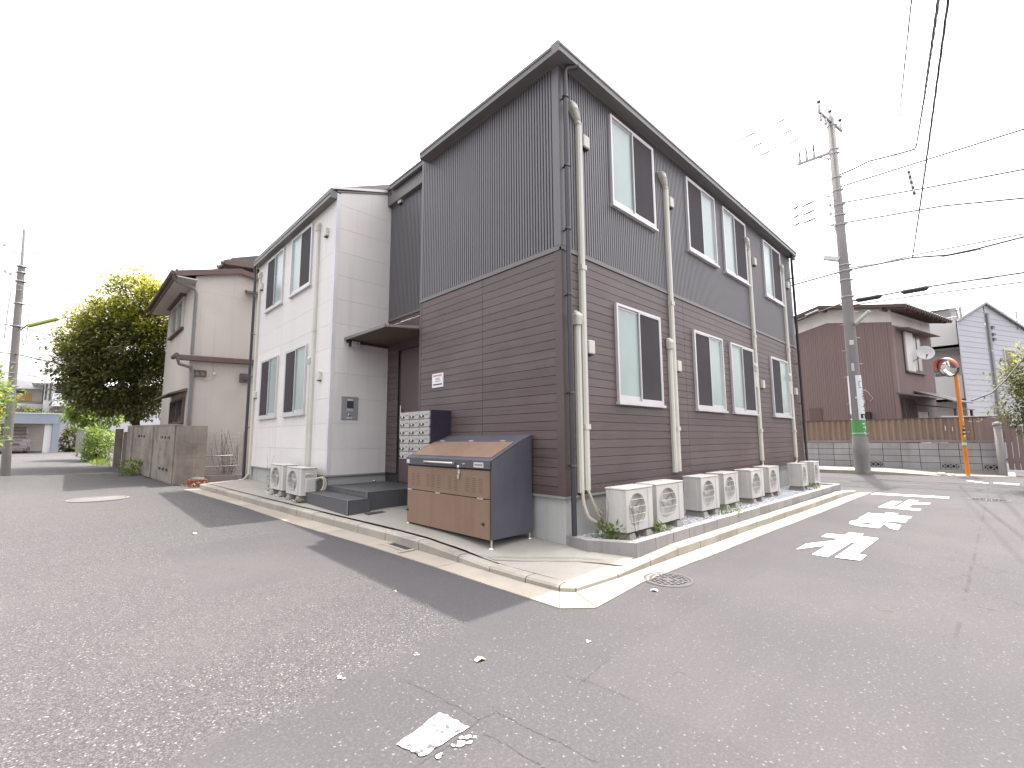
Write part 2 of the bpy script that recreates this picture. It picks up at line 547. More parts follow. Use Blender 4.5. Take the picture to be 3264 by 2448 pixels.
M['brickred'] = pm('red_brick', (.2, .075, .05), .85, var=.2)
M['deadleaf'] = leaf_mat('dead_leaf', (.16, .06, .025), (.40, .22, .10), .2)
M['yellow'] = pm('yellow_guard', (.55, .42, .05), .5, streak=.3)
M['lamp_green'] = pm('yellow_green_lamp_cover', (.36, .42, .10), .5)  # one plain yellow-green over the whole lamp head
M['bluegrey'] = pm('blue_grey_gate', (.235, .275, .33), .55, big=(.6, .05))
M['shutter'] = pm('shutter_tube', (.42, .37, .33), .45, .3)
M['carpaint'] = pm('mauve_car_paint', (.38, .34, .42), .25, .4, bump=(0, 0), coat=.6)
M['rubber'] = pm('rubber', (.02, .02, .02), .8)
M['farwhite'] = pm('far_white_wall', (.55, .555, .56), .8, big=(.4, .05))
M['fardark'] = pm('far_dark_trim', (.1, .085, .08), .7)
M['farcream'] = pm('far_cream_wall', (.47, .44, .40), .8)
M['orange_panel'] = pm('ochre_panel', (.42, .26, .10), .7)
M['housebrown'] = pm('brown_corrugated_wall', (.195, .138, .130), .65, big=(.5, .08), fine=(40, .1), streak=.25)
M['whiteband'] = pm('white_gable_band', (.60, .58, .555), .7, streak=.15)
M['fencebrown'] = pm('brown_plastic_fence', (.215, .155, .115), .5, big=(1, .1), streak=.4, var=.08)
M['orange'] = pm('orange_pole_paint', (.62, .19, .015), .4, streak=.15)
M['mirror'] = pm('convex_mirror', (.85, .85, .85), .03, 1.0, big=(1, .01), fine=(40, .0), bump=(0, 0))
M['vermil'] = pm('vermilion_visor', (.60, .20, .14), .4)
M['dish'] = pm('white_dish', (.62, .62, .62), .4)
M['apt'] = pm('off_white_apartment', (.55, .54, .52), .8, big=(.4, .05))
M['bluehouse'] = pm('pale_blue_siding', (.46, .465, .495), .7, big=(.5, .05), var=.02)
M['signwhite'] = pm('white_sign', (.62, .66, .66), .45)
M['purple'] = pm('purple_print', (.13, .06, .20), .6)
M['green'] = pm('green_sign', (.07, .26, .07), .5)
M['lampglass'] = pm('lamp_cover', (.40, .42, .38), .3)
M['oldlid'] = pm('worn_concrete_lid', (.135, .130, .120), .85)
M['litter'] = pm('litter_paper', (.75, .62, .5), .7)

# ------------------------------------------------------------------ ground
def sstep(a, b, v):
    t = max(0.0, min(1.0, (v - a) / (b - a)))
    return t * t * (3 - 2 * t)
def h(x, y):
    left = .018 * max(0.0, min(y, 45.0)) * (1 - sstep(5, 11, x))
    return left + .15 * sstep(9.6, 13.6, x)

def sheet(xs, ys, zf):
    b = MB()
    n = len(ys)
    vs = [(x, y, zf(x, y)) for x in xs for y in ys]
    fs = [(i * n + j, (i + 1) * n + j, (i + 1) * n + j + 1, i * n + j + 1) for i in range(len(xs) - 1) for j in range(n - 1)]
    return b.add(vs, fs, True)
def spread(a, b, s):
    n = max(1, round((b - a) / s))
    return [a + (b - a) * i / n for i in range(n + 1)]
gx = [-500, -200, -80, -30] + spread(-14, 20, .5) + [30, 80, 200, 500]
gy = [-500, -200, -80, -30] + spread(-10, 46, .7) + [60, 100, 200, 500]
road = solo('road', sheet(gx, gy, h), M['asphalt'], kind='structure', recalc=False)

# lines the kerb and the gutter follow: (x, y)
KERB = [(-1.72, 9.55), (-1.46, 6.1), (-1.27, 3.9), (-1.10, 2.0), (-1.03, .6), (-1.0, -.35), (-.97, -.72), (-.88, -.83), (-.3, -.86), (.85, -.865),
        (2.46, -.88), (5.2, -.93), (8.1, -.96), (9.15, -1.0)]
GUT = [(-2.02, 9.55), (-1.69, 6.1), (-1.585, 3.9), (-1.40, 2.0), (-1.305, .6), (-1.28, -.35), (-1.27, -.98), (-1.06, -1.17), (-.25, -1.085), (.85, -1.10),
       (2.46, -1.12), (5.2, -1.18), (8.1, -1.21), (9.55, -1.24)]
def kerb_rise(x, y):
    if y > -.6: return .055 + .055 * sstep(.0, 1.4, y)
    return .05 + .055 * sstep(-.4, .9, x) * (1 - .9 * sstep(8.3, 9.1, x))

def along(line, step):
    """walk a polyline: list of points about step apart with the corners kept apart where the line turns"""
    pts = [Vector(line[0])]
    for a, b in zip(line, line[1:]):
        a, b = Vector(a), Vector(b)
        n = max(1, round((b - a).length / step))
        pts += [a + (b - a) * i / n for i in range(1, n + 1)]
    return pts

def inward(i, pts):
    d = (pts[min(i + 1, len(pts) - 1)] - pts[max(i - 1, 0)]).normalized()
    return Vector((-d.y, d.x))

kp = along(KERB, .62)
kerb = D.objects.new('kerb', None)
COL.objects.link(kerb)
tag(kerb, kind='structure')
WM['kerb'] = Matrix()
KW = .13
inner = []
for i in range(len(kp)):
    inner.append(kp[i] + inward(i, kp) * KW)
for i in range(len(kp) - 1):
    a, b = kp[i], kp[i + 1]
    c, d = inner[i + 1], inner[i]
    g = (b - a) * (.006 / (b - a).length)
    a2, b2, c2, d2 = a + g, b - g, c - g, d + g
    za, zb = h(*a) + kerb_rise(*a), h(*b) + kerb_rise(*b)
    e = inward(i, kp) * .018
    j = rnd.uniform(-.003, .003)
    bm = MB()
    lo = [(*a2, h(*a) - .06), (*b2, h(*b) - .06), (*c2, h(*b) - .06), (*d2, h(*a) - .06)]
    mi = [(*a2, za - .018 + j), (*b2, zb - .018 + j), (*c2, zb + j), (*d2, za + j)]
    hi = [(*(a2 + e), za + j), (*(b2 + e), zb + j), (*c2, zb + j), (*d2, za + j)]
    vs = lo + [mi[0], mi[1]] + hi
    bm.add(vs, [(3, 2, 1, 0), (0, 1, 5, 4), (4, 5, 7, 6), (6, 7, 8, 9), (2, 3, 9, 8), (1, 2, 8, 7, 5), (3, 0, 4, 6, 9)])
    part('kerb_stone', bm, M['kerb'], kerb)

gutter = D.objects.new('gutter', None)
COL.objects.link(gutter)
tag(gutter, kind='structure')
WM['gutter'] = Matrix()
def gz(x, y): return h(x, y) + .006
n = 0
for seg in range(len(GUT) - 1):
    ko, kn, go, gn = Vector(KERB[seg]), Vector(KERB[seg + 1]), Vector(GUT[seg]), Vector(GUT[seg + 1])
    k = max(1, round((gn - go).length / .95))
    for i in range(k):
        t0, t1 = i / k, (i + 1) / k
        q = [go.lerp(gn, t0), go.lerp(gn, t1), ko.lerp(kn, t1), ko.lerp(kn, t0)]
        d = (q[1] - q[0]).normalized() * .003
        q = [q[0] + d, q[1] - d, q[2] - d, q[3] + d]
        bm = MB()
        j = rnd.uniform(0, .004)
        bm.hexa([(*p, h(*p) - .05) for p in q], [(*q[0], gz(*q[0]) + j), (*q[1], gz(*q[1]) + j), (*q[2], gz(*q[2]) + j - .003), (*q[3], gz(*q[3]) + j - .003)])
        part('gutter_slab', bm, M['gutter'], gutter)
# street drain slot against the kerb
dr = thing('street_drain', 'dark open drain slot in the pale gutter below the kerb before the tan bin', 'drain', (-1.12, 1.6, gz(-1.1, 1.6)))
b = MB()
b.box(-1.185, 1.38, gz(-1.1, 1.5) - .01, -1.095, 1.78, gz(-1.1, 1.5) + .007)
part('opening', b, M['hole'], dr)
b = MB()
z = gz(-1.1, 1.5)
b.box(-1.30, 1.80, z - .02, -1.08, 1.86, z + .012)
b.box(-1.30, 1.30, z - .02, -1.10, 1.355, z + .012)
b.box(-1.235, 1.36, z - .02, -1.19, 1.795, z + .012)
part('rim', b, M['kerb'], dr)

# concrete forecourt inside the kerb
def padz(x, y):
    kz = .055 + .055 * sstep(0, 1.4, y) + .018 * max(0, y)
    k = -1.0 - .06 * max(0, y)
    z = kz + .045 * max(0.0, min(1.0, (x - k) / .9))
    if y < -.25:
        t = min(1.0, (-.25 - y) / .47)
        z += t * t * (kerb_rise(x, -.9) - .002 - z)
    return z
def kx_at(y):
    pts = [(p.x, p.y) for p in inner if p.x < -.5]
    pts.sort(key=lambda p: p[1])
    if y <= pts[0][1]: return pts[0][0]
    for (x0, y0), (x1, y1) in zip(pts, pts[1:]):
        if y0 <= y <= y1: return x0 + (x1 - x0) * (y - y0) / max(1e-6, y1 - y0)
    return pts[-1][0]
def joint(x):                        # expansion joint across the corner of the forecourt
    return .58 - (x + 1.03) * 1.28
bm = MB()
ys = spread(-.728, 9.6, .12)
rows = []
for y in ys:
    x0 = kx_at(y) + .002
    x1 = .3 if y < 0 else (.45 if y < 4.85 else -.6)
    rows.append([(x0 + (x1 - x0) * t, y, padz(x0 + (x1 - x0) * t, y) + (.008 if y > joint(x0 + (x1 - x0) * t) else 0)) for t in [i / 8 for i in range(9)]])
for a, c in zip(rows, rows[1:]):
    for i in range(8): bm.add([a[i], a[i + 1], c[i + 1], c[i]], [(0, 1, 2, 3)], True)
a = rows[0]
for i in range(8): bm.add([a[i], a[i + 1], (a[i + 1][0], -.745, 0), (a[i][0], -.745, 0)], [(3, 2, 1, 0)])
pad = solo('forecourt_pavement', bm, M['concrete'], kind='structure', recalc=False)
bm = MB()
for (x0, x1, off, w) in ((-1.0, -.12, .0, .008), ):
    pts = [(x0 + (x1 - x0) * i / 8) for i in range(9)]
    for a, c in zip(pts, pts[1:]):
        bm.add([(a, joint(a) - w, padz(a, joint(a)) + .0125), (c, joint(c) - w, padz(c, joint(c)) + .0125), (c, joint(c) + w * .3, padz(c, joint(c)) + .0125), (a, joint(a) + w * .3, padz(a, joint(a)) + .0125)], [(0, 1, 2, 3)])
part('expansion_joint', bm, M['hole'], pad, recalc=False)
bm = MB()
for i in range(8):
    a, c = -.86 + .80 * i / 8, -.86 + .80 * (i + 1) / 8
    bm.add([(a, joint(a) - .15, padz(a, joint(a) - .1) + .004), (c, joint(c) - .15, padz(c, joint(c) - .1) + .004), (c, joint(c) - .02, padz(c, joint(c)) + .004), (a, joint(a) - .02, padz(a, joint(a)) + .004)], [(0, 1, 2, 3)])
part('pale_strip', bm, M['gutter'], pad, recalc=False)
bm = MB()
ln = [(p.x, p.y) for p in inner if p.y > .2]
for (xa, ya), (xb, yb) in zip(ln, ln[1:]):
    za, zb = padz(xa, ya) + .0115, padz(xb, yb) + .0115
    bm.add([(xa, ya, za), (xb, yb, zb), (xb + .008, yb, zb), (xa + .008, ya, za)], [(0, 1, 2, 3)])
part('kerb_joint', bm, M['hole'], pad, recalc=False)

# far side of the crossing road: kerb and path at the block wall
FK = [(13.5, 6.0), (13.5, 2.5), (13.48, .6), (13.55, -.5), (13.8, -1.3), (14.1, -2.1)]
fk = D.objects.new('far_kerb', None)
COL.objects.link(fk)
tag(fk, kind='structure')
WM['far_kerb'] = Matrix()
fp = along(FK, .6)
for i in range(len(fp) - 1):
    a, c = fp[i], fp[i + 1]
    ra, rc = (.1 * sstep(-2.2, -.6, p.y) + .008 for p in (a, c))
    w = Vector((.14, 0))
    bm = MB()
    bm.hexa([(a.x, a.y - .004, .05), (c.x, c.y + .004, .05), (c.x + .14, c.y + .004, .05), (a.x + .14, a.y - .004, .05)],
            [(a.x, a.y - .004, h(*a) + ra), (c.x, c.y + .004, h(*c) + rc), (c.x + .14, c.y + .004, h(*c) + rc), (a.x + .14, a.y - .004, h(*a) + ra)])
    part('kerb_stone', bm, M['gutter'], fk)
bm = MB()
rows = []
for y in spread(-3.6, 6, .3):
    x0 = 13.64 if y > -.5 else 13.64 + (-.5 - y) * .4
    rows.append([(x0 + (17.2 - x0) * t, y, .15 + (.098 if y > -.6 else .098 * sstep(-2.4, -.6, y) + .006) + .01 * t) for t in (0, .25, .5, 1)])
for a, c in zip(rows, rows[1:]):
    for i in range(3): bm.add([a[i], a[i + 1], c[i + 1], c[i]], [(0, 1, 2, 3)], True)
solo('far_pavement', bm, M['concrete'], kind='structure', recalc=False)

# ------------------------------------------------------------------ painted markings
GLYPH = {
    'tome': [[(6.76, -1.74), (7.05, -1.75), (7.0, -2.32), (6.72, -2.32)], [(7.05, -1.75), (7.94, -1.79), (8.01, -1.94), (6.97, -1.9)],
             [(7.0, -1.97), (8.39, -2.0), (8.42, -2.15), (8.16, -2.15), (6.98, -2.13)], [(8.03, -2.13), (8.07, -2.36), (7.77, -2.36), (7.61, -2.12)]],
    'ma': [[(5.5, -1.74), (5.84, -1.74), (5.87, -2.31), (5.56, -2.31)], [(5.06, -1.74), (5.39, -1.74), (5.42, -2.3), (5.1, -2.31)],
           [(4.94, -1.95), (6.08, -1.95), (6.1, -2.11), (4.30, -2.11), (4.28, -1.97)],
           [(4.46, -1.73), (4.68, -1.71), (4.88, -1.76), (5.0, -1.96), (4.79, -1.95), (4.66, -1.87), (4.52, -1.88), (4.50, -1.95), (4.44, -2.09), (4.28, -2.09), (4.28, -1.9), (4.35, -1.79)],
           [(4.77, -2.06), (4.86, -2.10), (4.85, -2.21), (4.76, -2.3), (4.28, -2.32), (4.36, -2.22), (4.62, -2.14)]],
    're': [[(1.96, -1.86), (3.67, -1.88), (3.67, -2.04), (3.39, -2.045), (1.94, -2.01)], [(3.09, -1.69), (3.38, -1.69), (3.40, -1.88), (3.11, -1.9)],
           [(2.08, -1.67), (2.49, -1.67), (3.02, -1.90), (2.68, -1.92)],
           [(2.70, -1.95), (3.38, -2.02), (3.47, -2.09), (3.45, -2.23), (2.06, -2.21), (1.95, -2.07), (2.59, -2.075), (3.0, -2.08), (2.97, -2.05)],
           [(1.95, -2.09), (2.3, -2.17), (2.3, -2.29), (1.99, -2.29)]]}
desc = {'tome': 'white painted kanji nearest the stop line on the asphalt', 'ma': 'white painted kana with a loop, middle sign of the road lettering',
        're': 'white painted kana nearest the corner, lowest sign of the road lettering'}
for key, strokes in GLYPH.items():
    bm = MB()
    for i, s in enumerate(strokes):
        z = .0045 + .0012 * i
        bm.add([(x, y, h(x, y) + z) for x, y in s], [tuple(range(len(s)))])
    o = solo('road_lettering', bm, M['paint'], desc[key], 'road marking', 'stop lettering painted on the road', recalc=False)
    fix = bmesh.new(); fix.from_mesh(o.data)
    bmesh.ops.triangulate(fix, faces=fix.faces)
    for f in fix.faces:
        if f.normal.z < 0: f.normal_flip()
    fix.to_mesh(o.data); fix.free()
bm = MB()
for i in range(6):
    y0, y1 = -1.28 - 1.26 * i / 6, -1.28 - 1.26 * (i + 1) / 6
    x0, x1 = 9.07 + .16 * i / 6, 9.07 + .16 * (i + 1) / 6
    bm.add([(x0, y0, h(x0, y0) + .005), (x1, y1, h(x1, y1) + .005), (x1 + .36, y1, h(x1 + .36, y1) + .005), (x0 + .36, y0, h(x0 + .36, y0) + .005)], [(0, 1, 2, 3)])
solo('stop_line', bm, M['paint'], 'solid white stop line across the lane mouth at the kerb end', 'road marking', recalc=False)
for q, w in (([(12.72, -2.70), (12.92, -2.70), (12.55, -3.10), (12.38, -3.08)], 'left dash of the worn white edge line on the crossing road'),
             ([(12.52, -3.18), (12.72, -3.18), (12.60, -3.62), (12.36, -3.60)], 'right dash of the worn white edge line on the crossing road')):
    bm = MB()
    bm.add([(x, y, h(x, y) + .006) for x, y in q], [(0, 1, 2, 3)])
    solo('lane_dash', bm, M['paint'], w, 'road marking', 'white dashes on the crossing road', recalc=False)
# worn block of white paint in the foreground, with chips broken off it
def ragged(cx, cy, poly, n, amp, z):
    vs = []
    for a, b2 in zip(poly, poly[1:] + poly[:1]):
        for i in range(n):
            t = i / n
            vs.append((cx + a[0] + (b2[0] - a[0]) * t + rnd.uniform(-amp, amp), cy + a[1] + (b2[1] - a[1]) * t + rnd.uniform(-amp, amp), z))
    return vs
bm = MB()
v = ragged(0, 0, [(-2.965, -1.525), (-2.70, -1.462), (-2.675, -1.645), (-2.935, -1.672)], 8, .006, .005)
bm.add(v, [tuple(range(len(v)))])
for (x, y, r) in ((-2.77, -1.715, .028), (-2.72, -1.70, .018), (-2.80, -1.70, .012), (-2.745, -1.685, .012), (-2.89, -1.715, .014), (-2.87, -1.71, .011), (-2.74, -1.735, .014), (-2.70, -1.72, .01)):
    vs = [(x + math.cos(a) * r * rnd.uniform(.6, 1.2), y + math.sin(a) * r * rnd.uniform(.5, 1.1), .005) for a in [i * .785 for i in range(8)]]
    bm.add(vs, [tuple(range(8))])
solo('paint_block', bm, M['paint_worn'], 'crackled white paint block alone on the asphalt in the foreground', 'road marking', recalc=False)
for (x, y, r, w) in ((-2.89, -.82, .02, 'white paint fleck at the rough patch edge, left of the orange scrap'), (-2.46, -.87, .014, 'small white paint fleck above the orange scrap'),
                     (-1.95, .26, .016, 'small white fleck in the shade edge of the left street'), (-1.58, -1.48, .016, 'small pale fleck on the road between the manhole and the paint block')):
    bm = MB()
    for k in range(4):
        px, py = x + rnd.uniform(-r, r), y + rnd.uniform(-r, r)
        vs = [(px + math.cos(a) * r * .6 * rnd.uniform(.4, 1.2), py + math.sin(a) * r * .6 * rnd.uniform(.4, 1.2), .005 + .001 * k) for a in [i * .9 for i in range(7)]]
        bm.add(vs, [tuple(range(7))])
    solo('paint_fleck', bm, M['paint_worn'], w, 'paint fleck', 'paint flecks on the road', recalc=False)
def scrap(name, x, y, s, mat, label):
    bm = MB()
    a = rnd.uniform(0, 3)
    c, sn = math.cos(a), math.sin(a)
    q = [(-s, -s * .6), (0, -s * .65), (s, -s * .5), (s, s * .5), (0, s * .62), (-s, s * .6)]
    z = h(x, y)
    vs = [(x + c * px - sn * py, y + sn * px + c * py, z + .006 + (.012 if k in (1, 4) else 0)) for k, (px, py) in enumerate(q)]
    bm.add(vs + [(p[0], p[1], p[2] - .003) for p in vs], [(0, 1, 4, 5), (1, 2, 3, 4), (11, 10, 7, 6), (10, 9, 8, 7), (0, 5, 11, 6), (2, 8, 9, 3), (0, 6, 7, 1), (1, 7, 8, 2), (3, 9, 10, 4), (4, 10, 11, 5)])
    solo(name, bm, mat, label, 'litter')
M['scrap_orange'] = pm('orange_scrap', (.70, .42, .27), .6)
scrap('paper_scrap', -2.23, -1.19, .03, M['scrap_orange'], 'small crumpled orange paper scrap on the asphalt in the foreground')
scrap('paper_scrap', -.38, -1.27, .03, M['paper'], 'small white paper scrap on the road beside the manhole lid')
scrap('paper_scrap', -2.76, 4.0, .035, M['scrap_orange'], 'small orange scrap on the left street beyond the building shadow')

# opened cracks in the foreground asphalt
CR = [[(-2.69, -1.03), (-2.66, -1.12), (-2.64, -1.22), (-2.63, -1.32), (-2.62, -1.43), (-2.61, -1.53), (-2.60, -1.635)], [(-3.0, -1.70), (-2.93, -1.69), (-2.82, -1.685), (-2.68, -1.66), (-2.60, -1.635), (-2.50, -1.64)],
      [(-2.50, -1.64), (-2.50, -1.72), (-2.49, -1.81), (-2.48, -1.90), (-2.46, -2.0), (-2.45, -2.2)], [(-2.66, -1.72), (-2.64, -1.80), (-2.63, -1.89), (-2.63, -1.98), (-2.62, -2.1)],
      [(-2.03, -1.76), (-1.87, -1.74), (-1.65, -1.70)], [(-2.01, -1.66), (-1.97, -1.79), (-1.96, -1.93), (-1.95, -2.06)]]
bm = MB()
for k, c in enumerate(CR):
    pts = []
    for a, d in zip(c, c[1:]):
        for i in range(9): pts.append(Vector(a).lerp(Vector(d), i / 9) + Vector((rnd.uniform(-.006, .006), rnd.uniform(-.006, .006))))
    pts.append(Vector(c[-1]))
    for i in range(len(pts) - 1):
        w = rnd.uniform(.0004, .0017)
        nrm = inward(0, [pts[i], pts[i + 1]]) * w
        bm.add([(*(pts[i] - nrm), .003 + k * .0002), (*(pts[i + 1] - nrm), .003 + k * .0002), (*(pts[i + 1] + nrm), .003 + k * .0002), (*(pts[i] + nrm), .003 + k * .0002)], [(0, 1, 2, 3)])
M['crack'] = pm('crack_shadow', (.05, .047, .048), .95)
part('crack', bm, M['crack'], road, recalc=False, kind='stuff')

def manhole(x, y, r, mat, label, name='manhole_cover', ribs=True):
    z = h(x, y)
    t = thing(name, label, 'manhole cover', (x, y, z), group='manhole covers in the streets')
    b = MB()
    b.lathe((x, y, z), [(r * .86, .001), (r * .865, .009), (r * .98, .010), (r, .002)], 40)
    part('rim', b, mat, t)
    b = MB()
    b.lathe((x, y, z), [(.001, .006), (r * .84, .006), (r * .85, .001)], 40)
    part('lid', b, mat, t)
    if ribs:
        b = MB()
        for ring, m in ((.7, 18), (.5, 12), (.28, 6)):
            for k in range(m):
                a = 2 * math.pi * k / m
                d = 2 * math.pi / m * .3
                q = [(x + math.cos(a + s) * r * (ring + e), y + math.sin(a + s) * r * (ring + e)) for s, e in ((-d, -.06), (d, -.06), (d, .06), (-d, .06))]
                b.prism(q, z + .005, z + .013)
        part('raised_pattern', b, mat, t, kind='stuff')
    return t
manhole(-.01, -1.2, .22, M['iron'], 'round patterned iron manhole lid against the gutter at the near corner')
manhole(9.5, -3.13, .32, M['iron'], 'round dark manhole lid at the mouth of the right street past the lettering')
manhole(-3.5, 8.9, .48, M['oldlid'], 'large round grey concrete lid flush in the left street', ribs=False)

# ------------------------------------------------------------------ apartment building
B = thing('apartment_building', 'two-storey apartment house with charcoal and brown corner block and white wing', 'apartment building', (0, 0, .1))
XE, YD, XR, YW, YE, XW = 9.13, 3.007, .434, 4.846, 9.65, -.69
ZM, ZS = 3.545, .64
FR = lambda s, o, z: (s, -o, z)                 # right street front (plane y=0)
FL = lambda s, o, z: (-o, s, z)                 # left street front of the dark block (plane x=0)
FC = lambda s, o, z: (XR - o, s, z)             # set-back entrance wall
FW = lambda s, o, z: (XW - o, s, z)             # street front of the white wing
FS = lambda s, o, z: (s, YW - o, z)             # side of the white wing facing the corner

b = MB()
b.box(.034, .034, .16, XE - .034, YD - .02, ZS)
b.box(.02, .02, ZS, XE - .02, YD - .02, 5.95)
b.box(XR + .02, YD - .02, .1, XE - .02, YW + .02, 6.3)
part('core_wall', b, M['wall_back'], B)
b = MB()
b.prism([(XW + .02, .66), (7, .66), (7, 6.3), (3.2, 7.4), (XW + .02, 5.9)], YW + .02, YE - .01, 'y')
part('wing_core_wall', b, M['whitetrim'], B)
# rendered foundation with a thin drip flashing
b = MB()
b.box(.03, .028, .0, XE - .03, .2, ZS - .012)
b.box(.032, .03, .0, .3, YD, ZS - .014)
part('foundation', b, M['foundation'], B)
b = MB()
b.box(XW + .03, YW + .03, .0, 1, YE - .03, ZS + .003)
part('foundation', b, M['foundation'], B)
for f, s0, s1, top in ((FR, -.012, XE, ZS), (FL, -.011, YD, ZS), (FW, YW - .012, YE, ZS + .018), (FS, XW - .011, XR, ZS + .018)):
    b = MB(f)
    b.box(s0, 0, top - .025, s1, .022, top)
    part('drip_flashing', b, M['grey_panel'], B)
b = MB()
b.box(.03, .027, .02, .06, .0275, .6)
# brown boards, lower storey
ROWS = 27
PH = (ZM - .045 - ZS) / ROWS
def board_mesh(f, length, mat, name):
    bm = MB(f)
    bm.hexa([(0, 0, 0), (length, 0, 0), (length, .016, .001), (0, .016, .001)], [(0, 0, PH - .002), (length, 0, PH - .002), (length, .0145, PH - .0045), (0, .0145, PH - .0045)])
    return bm.mesh(name, mat)
segs_r = [(.095, 3.02), (3.026, 6.05), (6.056, XE - .09)]
segs_l = [(.095, 1.41), (1.416, YD - .06)]
for k in range(ROWS):
    z = ZS + k * PH
    for i, (a, c) in enumerate(segs_r):
        key = ('r', i)
        if key not in WM: WM[key] = board_mesh(lambda s, o, z_: (s, -o, z_), c - a, M['plank_x'], 'siding_board')
        piece('siding_board', WM[key], B, (a, 0, z))
    for i, (a, c) in enumerate(segs_l):
        key = ('l', i)
        if key not in WM: WM[key] = board_mesh(lambda s, o, z_: (-o, s, z_), c - a, M['plank_y'], 'siding_board')
        piece('siding_board', WM[key], B, (0, a, z))
for k in range(24):
    key = ('c', 0)
    z = ZS + .02 + k * PH
    if z > 3.3: break
    if key not in WM: WM[key] = board_mesh(lambda s, o, z_: (-o, s, z_), .42, M['plank_y'], 'siding_board')
    piece('siding_board', WM[key], B, (XR, YW - .43, z))
b = MB(FC)
b.box(YD, .0, 2.97, YW, .012, 3.6)
part('entrance_fascia', b, M['brown_trim'], B)
b = MB()
b.box(-.02, -.02, ZS, .092, 0, ZM - .04)
b.box(-.02, 0, ZS, 0, .092, ZM - .04)
part('corner_trim', b, M['brown_trim'], B)
b = MB(FR); b.box(XE - .088, 0, ZS, XE, .018, ZM - .04); part('corner_trim', b, M['brown_trim'], B)
b = MB(FL); b.box(YD - .058, 0, ZS, YD, .018, ZM - .04); part('corner_trim', b, M['brown_trim'], B)
# mid band
for f, s0, s1 in ((FR, -.03, XE), (FL, -.028, YD + .01)):
    b = MB(f)
    b.box(s0, 0, ZM - .042, s1, .030, ZM - .012)
    b.box(s0, 0, ZM - .010, s1, .018, ZM + .022)
    part('mid_band', b, M['trim'], B)
b = MB(FC); b.box(YD, 0, 3.60, YW, .03, 3.64); part('mid_band', b, M['trim'], B)
# ribbed metal, upper storey
def ribs(f, s0, s1, z0, z1, pitch=.048):
    bm = MB(f)
    n = max(1, round((s1 - s0) / pitch))
    p = (s1 - s0) / n
    prof = [(0, .000), (.34, .000), (.38, .0195), (.96, .0195)]
    pts = [(s0 + (i + u) * p, o) for i in range(n) for u, o in prof] + [(s1, .004)]
    vs = [(s, o, z) for z in (z0, z1) for s, o in pts]
    m = len(pts)
    bm.add(vs, [(i, i + 1, m + i + 1, m + i) for i in range(m - 1)])
    return bm
part('ribbed_cladding', ribs(FR, .09, XE - .06, ZM + .02, 5.94), M['rib'], B, recalc=False)
part('ribbed_cladding', ribs(lambda s, o, z: (-o, s, z), .09, YD - .035, ZM + .02, 6.04), M['rib'], B, recalc=True)
part('ribbed_cladding', ribs(FC, YD + .0, YW, 3.64, 6.34), M['rib'], B, recalc=True)
b = MB()
b.box(-.022, -.022, ZM + .022, .088, 0, 5.94)
b.box(-.022, 0, ZM + .022, 0, .088, 5.98)
part('corner_trim', b, M['rib'], B)
b = MB(FL); b.box(YD - .033, 0, ZM + .022, YD, .02, 6.05); part('corner_trim', b, M['rib'], B)
b = MB(FR); b.box(XE - .058, 0, ZM + .022, XE, .02, 5.92); part('corner_trim', b, M['rib'], B)

# eaves: boxed fascia with a gutter lip, roof sheet above
OV = .18
def eave(prof, a, c, axis, mat, name='eave_gutter'):
    bm = MB()
    bm.prism(prof, a, c, axis)
    return part(name, bm, mat, B)
pr = lambda z: [(-OV, z), (-.05, z), (-.05, z + .14), (-OV + .012, z + .14), (-OV + .012, z + .105), (-OV - .012, z + .105), (-OV - .012, z + .075), (-OV, z + .07)]
eave(pr(5.885), -OV, XE + .03, 'x', M['trim'])
e2 = [(p[0], p[1]) for p in pr(5.885)]
eave(e2, -.05, 2.84, 'y', M['trim'])
b = MB()
b.box(-.05, -.05, 5.885, XE + .03, .4, 5.93)
b.box(-.05, .4, 5.885, .4, 2.84, 5.93)
part('soffit', b, M['soffit'], B)
b = MB()
b.hexa([(-OV + .02, -OV + .02, 6.0), (XE + .02, -OV + .02, 6.0), (XE + .02, 4.9, 6.0), (XR - .1, 4.9, 6.0), (XR - .1, 2.83, 6.0), (-OV + .02, 2.83, 6.0)],
       [(-OV + .02, -OV + .02, 6.028), (XE + .02, -OV + .02, 6.028), (XE + .02, 4.9, 6.5), (XR - .1, 4.9, 6.4), (XR - .1, 2.83, 6.4), (-OV + .02, 2.83, 6.034)])
part('roof', b, M['trim'], B)
b = MB()
zr = 6.22
b.prism([(.25, zr + .03), (.31, zr + .03), (.31, zr + .15), (.26, zr + .15), (.26, zr + .125), (.236, zr + .125), (.236, zr + .10), (.25, zr + .095)], YD - .1, 4.62, 'y')
part('eave_gutter', b, M['trim'], B)
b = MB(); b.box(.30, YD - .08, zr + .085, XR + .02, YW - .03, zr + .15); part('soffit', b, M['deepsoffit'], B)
# white wing roof: front eave, verge rising behind, bright flashing along the side
b = MB()
q = pr(5.78)
b.prism([(p[0] + XW + .03, p[1]) for p in q], YW - .02, YE + .05, 'y')
part('eave_gutter', b, M['trim'], B)
sl = .436
b = MB()
b.prism([(XW - .13, 5.925), (.30, 6.375), (.34, 6.50), (XW - .13, 5.985)], YW + .03, YE + .03, 'y')
b.prism([(.30, 6.375), (2.8, 7.4), (2.8, 7.5), (.34, 6.50)], YW + .03, YE + .03, 'y')
part('roof', b, M['soffit'], B)
b = MB()
b.prism([(XW - .10, 5.945), (XR + .01, 6.325), (XR + .01, 6.375), (XW - .10, 5.99)], YW - .045, YW + .027, 'y')
part('side_flashing', b, M['alu'], B)
b = MB()
b.prism([(XW - .02, 5.91), (XR, 6.285), (XR, 6.322), (XW - .02, 5.942)], YW - .03, YW + .02, 'y')
part('side_verge', b, M['soffit'], B)

